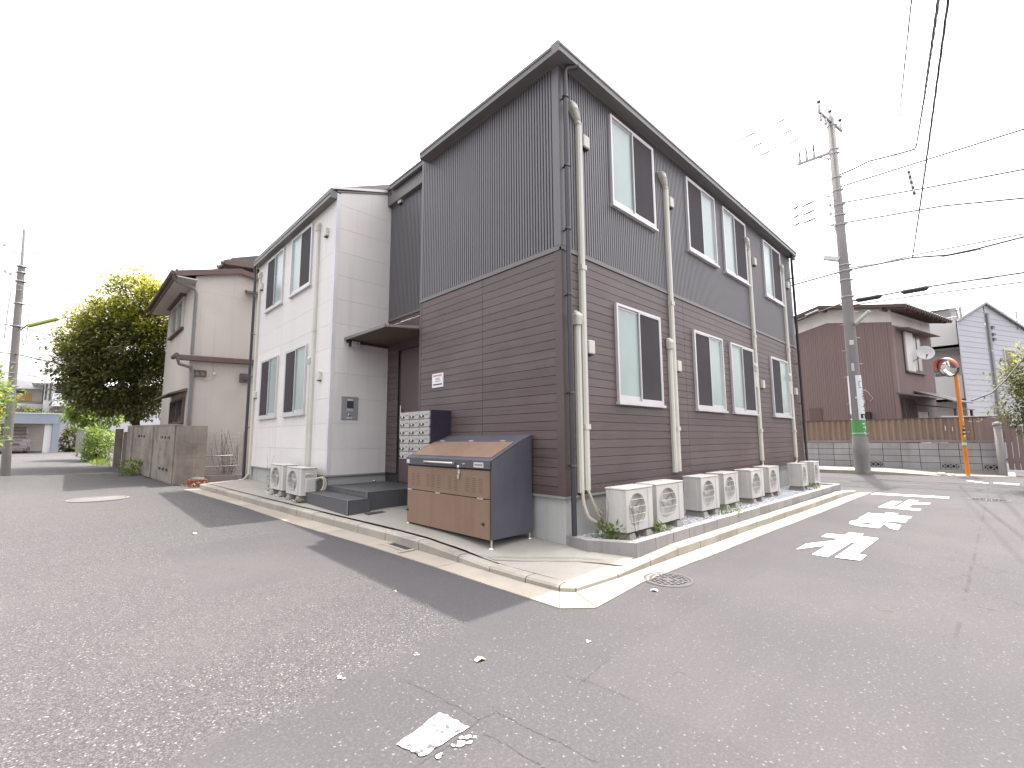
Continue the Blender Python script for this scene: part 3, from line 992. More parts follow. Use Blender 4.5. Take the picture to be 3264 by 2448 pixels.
# white siding panels
row_h = .4575
z = ZS + .02
k = 0
def clip_top(a, c, z0, z1, zt):
    """rectangle a..c by z0..z1 cut by the sloping line z = zt(s)"""
    pts = [(a, z0), (c, z0), (c, z1), (a, z1)]
    res = []
    for (s0, y0), (s1, y1) in zip(pts, pts[1:] + pts[:1]):
        d0, d1 = zt(s0) - y0, zt(s1) - y1
        if d0 >= 0: res.append((s0, y0))
        if d0 * d1 < 0:
            t = d0 / (d0 - d1)
            res.append((s0 + (s1 - s0) * t, y0 + (y1 - y0) * t))
    return res
def sidetop(s): return 5.91 + (s - XW) * .335
while z < 6.3:
    z1 = z + row_h - .003
    for (a, c) in ((YW + .05, 7.655), (7.659, YE - .04)):
        if z < 5.78:
            b = MB(FW); b.box(a, 0, z, c, .016, min(z1, 5.79)); part('siding_panel', b, M['whitepanel'], B)
    p = clip_top(XW + .05, XR - .018, z, z1, sidetop)
    if len(p) >= 3:
        b = MB()
        b.prism(p, YW - .016, YW, 'y')
        part('siding_panel', b, M['whitepanel'], B)
    z += row_h
b = MB()
b.box(XW - .021, YW - .021, ZS + .019, XW + .048, YW, 5.9)
b.box(XW - .021, YW, ZS + .019, XW, YW + .048, 5.86)
part('corner_trim', b, M['whitetrim'], B)
b = MB(FS); b.box(XR - .016, 0, ZS + .019, XR, .022, 6.27); part('corner_trim', b, M['whitetrim'], B)
b = MB(FW); b.box(YE - .038, 0, ZS + .019, YE, .02, 5.8); part('corner_trim', b, M['whitetrim'], B)

# ---- windows
def window(f, s0, s1, z0, z1, glass_low, label=None):
    """two-sash slider with a frosted pane on one side and a dark insect screen on the other; glass_low: glass at the low end of s"""
    T = .032
    b = MB(f)
    for q in ((s0, z0, s1, z0 + T), (s0, z1 - T, s1, z1), (s0, z0 + T, s0 + T, z1 - T), (s1 - T, z0 + T, s1, z1 - T)):
        b.box(q[0], .0, q[1], q[2], .055, q[3])
    w = part('window', b, M['alu'], B)
    if label: w['label'] = label
    b = MB(f)
    b.box(s0 - .025, .016, z0 - .035, s1 + .025, .075, z0 - .003)
    part('sill', b, M['alu'], w)
    mid = (s0 + s1) / 2
    for low in (True, False):
        a, c = (s0 + T, mid + .02) if low else (mid - .02, s1 - T)
        isglass = low == glass_low
        o0 = .012 if isglass else .034
        t = .028 if isglass else .018
        lo, hi = z0 + T, z1 - T
        b = MB(f)
        bot = .06 if isglass else .03
        for q in ((a, lo, c, lo + bot), (a, hi - t, c, hi), (a, lo + bot, a + t, hi - t), (c - t, lo + bot, c, hi - t)):
            b.box(q[0], o0, q[1], q[2], o0 + .018, q[3])
        part('sash', b, M['alu'], w)
        b = MB(f)
        b.box(a + t, o0 + .004, lo + bot, c - t, o0 + .010, hi - t)
        part('pane' if isglass else 'insect_screen', b, M['frost'] if isglass else M['screen'], w)
        if not isglass:
            b = MB(f)
            b.box(a + t, .006, lo, c - t, .012, hi)
            part('dark_pane', b, M['darkglass'], w)
    return w
UT, UB, LT, LB = 5.764, 4.446, 3.065, 1.753
for (a, c, gu, gl) in ((1.052, 2.207, True, True), (3.312, 4.462, False, False), (4.828, 5.996, True, True), (7.064, 8.240, True, False)):
    window(FR, a, c, UB, UT, gu)
    window(FR, a, c, LB, LT, gl)
window(FW, 5.95, 7.13, 4.403, 5.70, False)
window(FW, 7.66, 8.86, 4.403, 5.70, True)
window(FW, 5.98, 7.19, 1.80, 3.187, True)
window(FW, 7.69, 8.91, 1.80, 3.187, True)

# ---- cream duct covers, vents
def duct(f, s, z0, z1, w=.085, o=.075):
    b = MB(f)
    c = .02
    q = [(s - w / 2, .016), (s - w / 2, o - c), (s - w / 2 + c, o), (s + w / 2 - c, o), (s + w / 2, o - c), (s + w / 2, .016)]
    b.hexa([(x, y, z0) for x, y in q], [(x, y, z1) for x, y in q])
    d = part('duct_cover', b, M['cream'], B)
    return d
def duct_joint(f, d, s, z, w=.085, o=.075):
    b = MB(f)
    b.box(s - w / 2 - .006, .016, z - .03, s + w / 2 + .006, o + .006, z + .03)
    part('joint_collar', b, M['cream'], d)
def elbow_cap(f, d, s, z, lean=-.155, w=.09, o=.08):
    """bent top piece that leans along the wall and ends in a rounded wall cap"""
    b = MB(f)
    def ring(cs, zz, ww, oo):
        return [(cs - ww / 2, .016, zz), (cs - ww / 2, oo - .02, zz), (cs - ww / 2 + .02, oo, zz), (cs + ww / 2 - .02, oo, zz), (cs + ww / 2, oo - .02, zz), (cs + ww / 2, .016, zz)]
    rr = [ring(s, z, w + .008, o), ring(s + lean * .15, z + .05, w + .008, o), ring(s + lean * .75, z + .14, w + .045, o + .03), ring(s + lean, z + .21, w + .05, o + .03), ring(s + lean * 1.05, z + .245, w * .7, o * .6)]
    for p, q in zip(rr, rr[1:]): b.hexa(p, q)
    part('elbow_cap', b, M['cream'], d, bevel=.008)
def round_cap(f, d, s, z, lean=-.0, w=.1, o=.09):
    b = MB(f)
    rr = []
    for zz, ww, oo in ((z, w, o), (z + .10, w + .02, o + .02), (z + .15, w * .95, o * .95), (z + .175, w * .6, o * .55)):
        c = s + lean
        rr.append([(c - ww / 2, .016, zz), (c - ww / 2, oo - .02, zz), (c - ww / 2 + .02, oo, zz), (c + ww / 2 - .02, oo, zz), (c + ww / 2, oo - .02, zz), (c + ww / 2, .016, zz)])
    for p, q in zip(rr, rr[1:]): b.hexa(p, q)
    part('round_cap', b, M['cream'], d, bevel=.008)
for s, zlo in ((.345, .69), (2.585, .79), (6.12, .82), (8.37, .81)):
    d = duct(FR, s, zlo, 5.24)
    elbow_cap(FR, d, s, 5.23)
    duct_joint(FR, d, s, 3.36)
    duct_joint(FR, d, s, 1.42)
for s, zlo in ((.235, .67), (2.485, .78), (6.045, 2.3), (8.285, 2.3)):
    d = duct(FR, s, zlo, 2.63, .08, .07)
    round_cap(FR, d, s, 2.62, -.02)
d = duct(FW, 5.62, .8, 5.42)
round_cap(FW, d, 5.62, 5.40, .0)
duct_joint(FW, d, 5.62, 3.4)
d = duct(FW, 5.73, .8, 2.75, .08, .07)
round_cap(FW, d, 5.73, 2.74, .02)
d = duct(FW, 9.43, .45, 5.42)
round_cap(FW, d, 9.43, 5.42, .0)
def vent(f, s, z, mat='cream'):
    b = MB(f)
    b.box(s - .06, .012, z - .08, s + .06, .075, z + .085)
    v = part('vent_hood', b, M[mat], B, bevel=.008)
    b = MB(f)
    b.box(s - .05, .014, z - .094, s + .05, .06, z - .081)
    part('vent_mouth', b, M['black'], v)
for s in (.47, 2.72, 6.44, 8.73):
    vent(FR, s, 5.06)
    vent(FR, s, 2.385)
vent(FW, 5.23, 5.25)
vent(FW, 5.28, 2.465)
vent(FW, 9.28, 5.16); vent(FW, 9.30, 2.40)
vent(FC, 4.43, 6.02)
# ---- downpipes
def downpipe(pts, r, brackets, f, mat='pipe_dark'):
    b = MB(f)
    b.tube(pts, r, 10)
    d = part('downpipe', b, M[mat], B)
    for (s, o, z) in brackets:
        b = MB(f)
        b.lathe((s, o, z - .012), [(r + .008, 0), (r + .008, .024), (r - .002, .024)], 10)
        b.box(s - .008, .0, z - .008, s + .008, o - r, z + .008)
        b.box(s - .05, o - .01, z - .006, s - r, o + .006, z + .006)
        part('bracket', b, M['black'], d)
downpipe([(.19, .16, 5.90), (.17, .15, 5.88), (.06, .085, 5.84), (.045, .08, 5.78), (.045, .08, .20)], .03, [(.045, .08, z) for z in (5.45, 4.55, 3.75, 2.95, 1.80, .98)], FR)
downpipe([(8.86, .16, 5.86), (8.9, .13, 5.80), (9.0, .10, 5.74), (9.0, .10, .18)], .03, [(9.0, .10, z) for z in (5.3, 4.3, 3.1, 2.1)], FR)
downpipe([(9.72, .12, 5.82), (9.74, .10, 5.7), (9.74, .08, 5.5), (9.74, .08, .3)], .035, [(9.74, .08, z) for z in (5.0, 4.0, 2.9, 1.6)], FW)
downpipe([(4.70, .10, 6.25), (4.74, .08, 6.2), (4.78, .05, 6.12), (4.78, .05, 6.0)], .025, [], FC)
b = MB(FR); b.box(8.95, .06, 5.86, 9.32, .12, 5.93); part('gutter_end', b, M['trim'], B)
# ---- entrance: door, canopy, lamp, intercom
b = MB(FC)
b.box(3.30, .0, .50, 4.34, .010, 2.95)
part('door_frame', b, M['brown_trim'], B)
b = MB(FC)
b.box(3.36, .012, .53, 4.30, .026, 2.90)
dr = part('entrance_door', b, M['brown_trim'], B)
b = MB(FC); b.box(4.305, .0, .5, 4.325, .030, 2.93); part('door_edge', b, M['black'], dr)
b = MB(FC); b.tube([(4.2, .07, 1.3), (4.2, .07, 1.9)], .014, 8); b.box(4.19, .02, 1.32, 4.21, .07, 1.34); b.box(4.19, .02, 1.86, 4.21, .07, 1.88); part('door_handle', b, M['steel'], dr)
b = MB()
b.hexa([(-.46, 3.33, 3.105), (XR - .005, 3.02, 3.095), (XR - .005, YW - .024, 3.11), (-.46, YW - .024, 3.12)], [(-.46, 3.33, 3.125), (XR - .005, 3.02, 3.14), (XR - .005, YW - .024, 3.15), (-.46, YW - .024, 3.145)])
cn = part('entrance_canopy', b, M['brown_wood'], B)
b = MB()
b.beam((-.465, 3.32, 3.12), (-.465, YW - .023, 3.135), .02, .05)
b.beam((-.45, 3.32, 3.12), (.0, 3.025, 3.11), .02, .04)
part('canopy_edge', b, M['trim'], cn)
b = MB(); b.beam((-.44, YW - .035, 3.10), (XR - .02, YW - .035, 3.085), .03, .05); part('canopy_edge', b, M['brown_trim'], cn)
for (y, x1) in ((3.12, -.30), (4.05, -.30), (4.72, -.26)):
    b = MB()
    b.tube([(XR - .02, y, 3.50), (x1, y, 3.16)], .010, 8)
    rod = part('stay_rod', b, M['alu'], cn)
    b = MB(); b.lathe((XR, y, 3.50), [(.03, 0), (.03, .02), (.012, .04)], 10, (-1, 0, 0)); part('wall_plate', b, M['alu'], rod)
b = MB(FS)
b.box(-.36, .0, 3.0, -.20, .10, 3.105)
lp = part('porch_lamp', b, M['whitetrim'], B, bevel=.006)
b = MB(FS); b.box(-.385, .01, 3.0, -.362, .09, 3.10); part('lamp_side', b, M['black'], lp)
b = MB(FS); b.lathe((-.26, .101, 3.05), [(.024, 0), (.022, .008), (.004, .010)], 12, (0, 1, 0)); part('lens', b, M['lampglass'], lp)
b = MB(FS)
b.box(-.49, .016, 1.645, -.17, .030, 2.07)
ic = part('intercom_panel', b, M['grey_panel'], B, bevel=.004)
def fsbox(name, a, z0, c, z1, mat, o0=.030, o1=.036):
    b = MB(FS); b.box(a, o0, z0, c, o1, z1); return part(name, b, M[mat], ic)
fsbox('display_screen', -.385, 1.86, -.262, 1.985, 'darkglass')
fsbox('name_strip', -.38, 1.995, -.28, 2.025, 'whitetrim')
for i in range(4): fsbox('key_button', -.388 + .032 * i, 1.80, -.362 + .032 * i, 1.845, 'alu')
fsbox('bottom_sticker', -.385, 1.665, -.285, 1.69, 'labelw')
b = MB(FS); b.lathe((-.335, .030, 1.735), [(.022, 0), (.022, .010), (.012, .012), (.001, .012)], 14, (0, 1, 0)); part('key_cylinder', b, M['steel'], ic)
b = MB(FS); b.box(-.339, .043, 1.722, -.331, .0445, 1.748); part('key_slot', b, M['black'], ic)
# bent refrigerant pipes below the two ducts at the corner
for pts in ([(.235, .05, .70), (.24, .06, .55), (.28, .09, .40), (.42, .14, .30), (.50, .16, .27)], [(.345, .05, .72), (.37, .06, .60), (.46, .08, .48), (.54, .09, .40)], [(.33, .06, .70), (.40, .10, .5), (.47, .12, .36), (.52, .13, .28)]):
    b = MB(FR)
    b.tube(pts, .022 if pts[0][0] < .3 else .016, 8)
    part('wrapped_pipe', b, M['creamtape'], B)
for s in (6.12, 8.37):
    b = MB(FR); b.tube([(s, .04, .84), (s, .05, .74), (s - .1, .06, .70), (s - .25, .06, .68)], .02, 8); part('wrapped_pipe', b, M['creamtape'], B)
b = MB(FW); b.tube([(9.43, .05, .47), (9.48, .09, .38), (9.56, .14, .31), (9.66, .18, .31)], .022, 8); b.tube([(9.45, .06, .47), (9.52, .10, .37), (9.62, .14, .32)], .016, 8); part('wrapped_pipe', b, M['creamtape'], B)

# ------------------------------------------------------------------ notice on the boards
t = thing('notice_sign', 'small white notice board with red heading on the brown boards above the tan bin', 'sign', (-.02, 2.47, 2.07))
FN = lambda s, o, z: (-.016 - o, s, z)
b = MB(FN); b.box(2.325, .0, 2.07, 2.615, .008, 2.285); part('board', b, M['paper'], t)
def strip(f, par, name, a, z0, c, z1, mat, o=.0085):
    b = MB(f); b.box(a, o - .003, z0, c, o + .0008, z1); return part(name, b, M[mat], par)
b = MB(FN)
for i in range(9): b.box(2.585 - .025 * i - .018, .0055, 2.238 + .006 * (i % 2), 2.585 - .025 * i, .0093, 2.262)
part('red_heading', b, M['red'], t)
b = MB(FN)
for z, n, l in ((2.205, 6, 2.52), (2.185, 7, 2.53), (2.160, 8, 2.535)):
    for i in range(n): b.box(l - .018 * i - .012, .0055, z, l - .018 * i, .0093, z + .008)
part('print_lines', b, M['ink'], t, kind='stuff')
strip(FN, t, 'dark_band', 2.35, 2.105, 2.59, 2.124, 'ink')

# ------------------------------------------------------------------ mailboxes
t = thing('mailbox_unit', 'bank of eighteen silver mailboxes in a dark case beside the entrance', 'mailboxes', (-.19, 2.53, .98))
b = MB(); b.box(-.365, 2.128, .985, -.017, 2.935, 1.70)
part('case', b, M['mailbody'], t, bevel=.004)
FM = lambda s, o, z: (-.366 - o, s, z)
wcol, hrow = .265, .1165
def local(f, x, y, z):
    return f
for r in range(6):
    for c in range(3):
        y0, z0 = 2.134 + c * wcol, .993 + r * hrow
        b = MB(FM)
        k = .018
        b.hexa([(y0 + .004 + k, .0, z0 + .004), (y0 + wcol - .004, .0, z0 + .004), (y0 + wcol - .004, .0, z0 + hrow - .005), (y0 + .004, .0, z0 + hrow - .005), (y0 + .004, .0, z0 + .004 + k)],
               [(y0 + .004 + k, .018, z0 + .004), (y0 + wcol - .004, .018, z0 + .004), (y0 + wcol - .004, .018, z0 + hrow - .005), (y0 + .004, .018, z0 + hrow - .005), (y0 + .004, .018, z0 + .004 + k)])
        d = part('mailbox_door', b, M['maildoor'], t)
        yl = y0 + wcol - .075
        b = MB(FM); b.box(yl - .045, .019, z0 + .022, yl + .055, .028, z0 + .054); part('lock', b, M['black'], d)
        b = MB(FM); b.lathe((yl - .005, .028, z0 + .038), [(.015, 0), (.015, .008), (.001, .009)], 10, (-1, 0, 0) if False else (0, 1, 0)); part('dial', b, M['whitetrim'], d)
        b = MB(FM); b.box(y0 + .03, .018, z0 + .060, y0 + .115, .0195, z0 + .066); part('name_strip', b, M['ink'], d)

# ------------------------------------------------------------------ tan rubbish bin
t = thing('refuse_bin', 'large lidded rubbish bin with tan front and slate blue sides on the forecourt', 'garbage bin', (-.38, 1.31, .14))
X0, X1, Y0, Y1 = -.69, -.05, .465, 2.18
side = [(X0 + .004, .20), (X1, .20), (X1, 1.325), (X0 + .2, 1.135), (X0 + .004, 1.035)]
side = [(X0 + .004, .20), (X1, .20), (X1, 1.318), (-.255, 1.242), (X0 + .004, 1.035)]
for ya, yb in ((Y0, Y0 + .02), (Y1 - .02, Y1)):
    b = MB(); b.prism(side, ya, yb, 'y'); part('side_panel', b, M['slate'], t, bevel=.003)
b = MB(); b.box(X1 - .02, Y0 + .02, .2, X1 - .001, Y1 - .02, 1.3); part('back_panel', b, M['slate'], t)
b = MB(); b.box(X0 + .04, Y0 + .02, .205, X1 - .02, Y1 - .02, .225); part('floor_panel', b, M['slate'], t)
b = MB(); b.hexa([(-.262, Y0 - .003, 1.242), (X1 + .004, Y0 - .003, 1.318), (X1 + .004, Y1 + .003, 1.318), (-.262, Y1 + .003, 1.242)],
                 [(-.262, Y0 - .003, 1.258), (X1 + .004, Y0 - .003, 1.336), (X1 + .004, Y1 + .003, 1.336), (-.262, Y1 + .003, 1.258)]); part('top_panel', b, M['slate'], t)
b = MB()
b.hexa([(X0 - .012, Y0 - .004, 1.030), (-.266, Y0 - .004, 1.242), (-.266, Y1 + .004, 1.242), (X0 - .012, Y1 + .004, 1.030)],
       [(X0 - .012, Y0 - .004, 1.052), (-.266, Y0 - .004, 1.258), (-.266, Y1 + .004, 1.258), (X0 - .012, Y1 + .004, 1.052)])
b.box(X0 - .026, Y0 - .004, .955, X0 - .0125, Y1 + .004, 1.051)
lid = part('lid', b, M['slate'], t, bevel=.003)
b = MB()
u = lambda x, d: (x, 1.052 + (x - X0 + .012) / (.266 * -1 - X0 + .012) * .206 + d)
p0, p1 = u(X0 + .035, .002), u(-.30, .002)
b.hexa([(p0[0], Y0 + .045, p0[1]), (p1[0], Y0 + .045, p1[1]), (p1[0], Y1 - .045, p1[1]), (p0[0], Y1 - .045, p0[1])],
       [(p0[0], Y0 + .045, p0[1] + .005), (p1[0], Y0 + .045, p1[1] + .005), (p1[0], Y1 - .045, p1[1] + .005), (p0[0], Y1 - .045, p0[1] + .005)])
part('lid_inlay', b, M['tan'], lid)
for y in (.72, 1.32, 1.96):
    b = MB(); b.box(-.285, y - .045, 1.253, -.245, y + .045, 1.268); part('lid_hinge', b, M['steel'], lid)
FB = lambda s, o, z: (X0 - o, s, z)
b = MB(FB); b.tube([(1.70, .026, 1.0), (1.70, .055, 1.003), (1.66, .066, 1.004), (1.16, .066, 1.004), (1.12, .055, 1.003), (1.12, .026, 1.0)], .013, 10); part('handle', b, M['steel'], lid)
b = MB(FB)
for y in (1.71, 1.11): b.box(y - .03, .026, .985, y + .03, .05, 1.018)
part('handle_socket', b, M['trim'], lid)
strip(FB, lid, 'maker_label', .565, .968, .735, 1.025, 'labelw', .029)
b = MB(FB)
for i in range(8): b.box(.715 - .017 * i - .011, .0295, .990, .715 - .017 * i, .0308, 1.004)
part('label_print', b, M['ink'], lid)
strip(FB, lid, 'small_label', 2.09, .972, 2.155, 1.02, 'labelw', .029)
b = MB(FB); b.box(.89, .026, .995, .935, .036, 1.008); part('drop_catch', b, M['steel'], lid)
up = MB(FB); up.box(Y0 + .022, -.010, .632, Y1 - .022, .008, .935); upo = part('upper_front_panel', up, M['tan'], t, bevel=.003)
b = MB(FB)
for r in range(8):
    for c in range(13):
        if c in (3, 6, 10): continue
        b.box(.60 + c * .115, .006, .690 + r * .021, .60 + c * .115 + .075, .0088, .695 + r * .021)
part('vent_slots', b, M['slot'], upo, kind='stuff')
b = MB(FB); b.box(Y0 + .022, -.010, .200, Y1 - .022, .008, .622); lwo = part('lower_front_panel', b, M['tan'], t, bevel=.003)
b = MB(FB); b.box(Y0 + .022, -.04, .56, Y1 - .022, -.02, 1.0); part('inner_frame', b, M['black'], t)
for y in (.64, 1.46, 2.10):
    b = MB(FB); b.box(y - .05, .004, .618, y + .05, .013, .636); part('flap_hinge', b, M['steel'], lwo)
for y in (.585, 2.14):
    b = MB(FB); b.lathe((y, .008, .36), [(.018, 0), (.018, .008), (.010, .012), (.001, .012)], 10, (0, 1, 0)); b.box(y - .004, .016, .352, y + .03, .022, .366); part('turn_catch', b, M['black'], lwo)
b = MB(FB); b.box(1.005, .008, .885, 1.04, .02, .93); b.lathe((1.02, .026, .962), [(.018, 0), (.018, .014), (.001, .016)], 10, (0, 1, 0)); part('hasp', b, M['steel'], upo)
b = MB(FB); b.box(1.008, .012, .825, 1.036, .032, .872); b.tube([(1.013, .022, .87), (1.013, .022, .895), (1.022, .022, .902), (1.031, .022, .895), (1.031, .022, .87)], .004, 6); part('padlock', b, M['steel'], upo)
for x in (X0 + .02, X1 - .03):
    for y in (Y0 + .02, Y1 - .03):
        b = MB(); zz = padz(x, y)
        b.tube([(x, y, .205), (x, y, zz + .012)], .011, 8); b.lathe((x, y, zz + .008), [(.032, 0), (.030, .008), (.012, .016)], 12)
        part('leg', b, M['steel'], t)

# ------------------------------------------------------------------ entrance steps
t = thing('entrance_steps', 'two low entrance steps clad in dark blue-grey tiles below the intercom', 'steps', (-.4, 4.0, .15))
for i, (a, c) in enumerate(((3.27, 4.065), (4.07, 5.06))):
    for nm, v in (('tread', (-1.018, a, .376, -.684, c, .400)), ('riser', (-1.025, a, .12, -1.003, c, .3745))):
        b = MB(); b.box(*v); part(nm + '_tile', b, M['tile'], t, bevel=.003)
b = MB()
b.box(-1.0, 3.285, .1, -.68, 5.05, .374)
b.box(-.66, 3.36, .1, XR, 4.84, .465)
part('step_core', b, M['wall_back'], t)
for a, c in ((-1.0, -.665), (-.663, -.12), (-.117, XR)):
    top = .374 if a < -.9 else .466
    b = MB(); b.box(a, 3.262 if a < -.9 else 3.335, .12, c, 3.284 if a < -.9 else 3.358, top); part('side_tile', b, M['tile'], t, bevel=.003)
b = MB(); b.box(-1.027, 3.256, .15, -1.018, 3.266, .40); b.box(-.690, 3.329, .40, -.681, 3.337, .491); part('corner_edging', b, M['tile_edge'], t)
for (a, c) in ((3.355, 4.065), (4.07, 4.815)):
    b = MB(); b.box(-.690, a - .02, .402, -.668, c, .466); part('riser_tile', b, M['tile'], t, bevel=.003)
    for (x0, x1) in ((-.69, -.142), (-.138, XR)):
        b = MB(); b.box(x0, a - .02, .468, x1, c, .492); part('landing_tile', b, M['tile'], t, bevel=.003)
b = MB(); b.lathe((.10, 4.62, .492), [(.018, 0), (.018, .03), (.03, .034), (.03, .05), (.001, .052)], 12); solo('door_stop', b, M['steel'], 'small steel door stop standing on the tiled landing', 'door stop')
b = MB()
for i in range(14): b.box(-.80 + i * .02, 3.05, padz(-.65, 3.1), -.80 + i * .02 + .008, 3.14, padz(-.65, 3.1) + .02)
b.box(-.81, 3.04, padz(-.65, 3.1), -.52, 3.05, padz(-.65, 3.1) + .022); b.box(-.81, 3.14, padz(-.65, 3.1), -.52, 3.15, padz(-.65, 3.1) + .022)
solo('drain_grate', b, M['iron'], 'small dark drain grate in the forecourt beside the steps', 'drain')
# coiled hose of the nearer air conditioner by the steps
b = MB()
for o in (0, .035):
    b.tube([(-.93 + o, 4.93, .47), (-.90 + o, 4.90, .56), (-.86 + o, 4.86, .62), (-.80 + o, 4.83, .635), (-.76 + o, 4.82, .60), (-.745 + o, 4.82, .52), (-.76 + o, 4.825, .44), (-.79 + o, 4.83, .41)], .017, 8)
solo('pipe_loop', b, M['creamtape'], 'loop of cream wrapped pipe rising between the air conditioner and the steps', 'pipe')

# ------------------------------------------------------------------ planter with gravel
PT = .225
pl = [(.03, .03), (-.03, -.30), (.21, -.745), (8.72, -.80), (8.72, -.02)]
pw = thing('planter_wall', 'low grey block kerb wall holding white gravel along the right side', 'planter', (.2, -.7, .08))
TH = .10
def inset(pts, d):
    res = []
    for i, p in enumerate(pts):
        p = Vector(p)
        a = Vector(pts[i - 1]) if i else None
        c = Vector(pts[i + 1]) if i < len(pts) - 1 else None
        n1 = None if a is None else Vector((-(p - a).y, (p - a).x)).normalized()
        n2 = None if c is None else Vector((-(c - p).y, (c - p).x)).normalized()
        if n1 is None: res.append(p + n2 * d); continue
        if n2 is None: res.append(p + n1 * d); continue
        m = (n1 + n2).normalized()
        res.append(p + m * (d / max(.3, m.dot(n1))))
    return res
pi_ = inset(pl, TH)
for i in range(len(pl) - 1):
    a, c, ai, ci = Vector(pl[i]), Vector(pl[i + 1]), pi_[i], pi_[i + 1]
    n = max(1, round((c - a).length / .39))
    for k in range(n):
        t0, t1 = k / n, (k + 1) / n
        q = [a.lerp(c, t0), a.lerp(c, t1), ai.lerp(ci, t1), ai.lerp(ci, t0)]
        g = (q[1] - q[0]).normalized() * .003
        q = [q[0] + g, q[1] - g, q[2] - g, q[3] + g]
        b = MB(); j = rnd.uniform(-.002, .002)
        zb0, zb1 = .02, .02
        b.hexa([(*p, .0) for p in q], [(*p, PT + j) for p in q])
        part('planter_block', b, M['planter'], pw, bevel=.005)
b = MB()
for i in range(len(pl) - 1):
    a, c, ai, ci = Vector(pl[i]), Vector(pl[i + 1]), pi_[i], pi_[i + 1]
    q = [a.lerp(ai, .06), c.lerp(ci, .06), a.lerp(ai, .94).lerp(c.lerp(ci, .94), 1), a.lerp(ai, .94)]
    q[2] = c.lerp(ci, .94)
    b.hexa([(*p, .0) for p in q], [(*p, PT - .006) for p in q])
part('mortar', b, M['concrete'], pw)
b = MB()
gp = [(.03, .03)] + [tuple(p) for p in pi_[1:4]] + [(8.6, .03)]
b.prism([(p[0], p[1]) for p in gp], .02, .168)
bed = solo('gravel_bed', b, M['concrete'], kind='structure')
def inside(x, y, poly):
    r = False
    for (x0, y0), (x1, y1) in zip(poly, poly[1:] + poly[:1]):
        if (y0 > y) != (y1 > y) and x < (x1 - x0) * (y - y0) / (y1 - y0) + x0: r = not r
    return r
def pebbles(b, n, box, poly, z, s0, s1):
    made = 0
    while made < n:
        x, y = rnd.uniform(box[0], box[2]), rnd.uniform(box[1], box[3])
        if poly and not inside(x, y, poly): continue
        made += 1
        s = rnd.uniform(s0, s1)
        a = rnd.uniform(0, 3.14)
        ca, sa = math.cos(a), math.sin(a)
        e = [rnd.uniform(.6, 1.25) for _ in range(6)]
        pts = [(s * e[0], 0, 0), (0, s * e[1] * .8, 0), (-s * e[2], 0, 0), (0, -s * e[3] * .8, 0), (0, 0, s * .6 * e[4]), (s * .2, 0, -s * .5)]
        tz = z(x, y) if callable(z) else z
        tz += rnd.uniform(-.004, .012)
        tl = rnd.uniform(-.5, .5)
        pts = [(x + ca * px - sa * py, y + sa * px + ca * py, tz + pz + tl * px) for px, py, pz in pts]
        b.add(pts, [(0, 1, 4), (1, 2, 4), (2, 3, 4), (3, 0, 4), (1, 0, 5), (2, 1, 5), (3, 2, 5), (0, 3, 5)])
b = MB()
pebbles(b, 11000, (-.05, -.75, 8.65, .03), [(p[0], p[1]) for p in gp], .172, .009, .017)
solo('white_gravel', b, M['gravel'], 'white and bluish gravel filling the planter bed', kind='stuff', recalc=False)
b = MB()
pebbles(b, 900, (-1.12, 5.08, -.72, 6.9), None, lambda x, y: padz(x, y) + .006, .010, .02)
solo('white_gravel', b, M['gravel'], 'white gravel scattered under the left air conditioners', kind='stuff', recalc=False)
b = MB(); b.lathe((7.4, -.34, .176), [(.001, .012), (.20, .012), (.22, .004), (.22, -.02)], 24)
solo('inspection_cover', b, M['black'], 'dark round inspection cover lying in the gravel near the far end', 'cover')

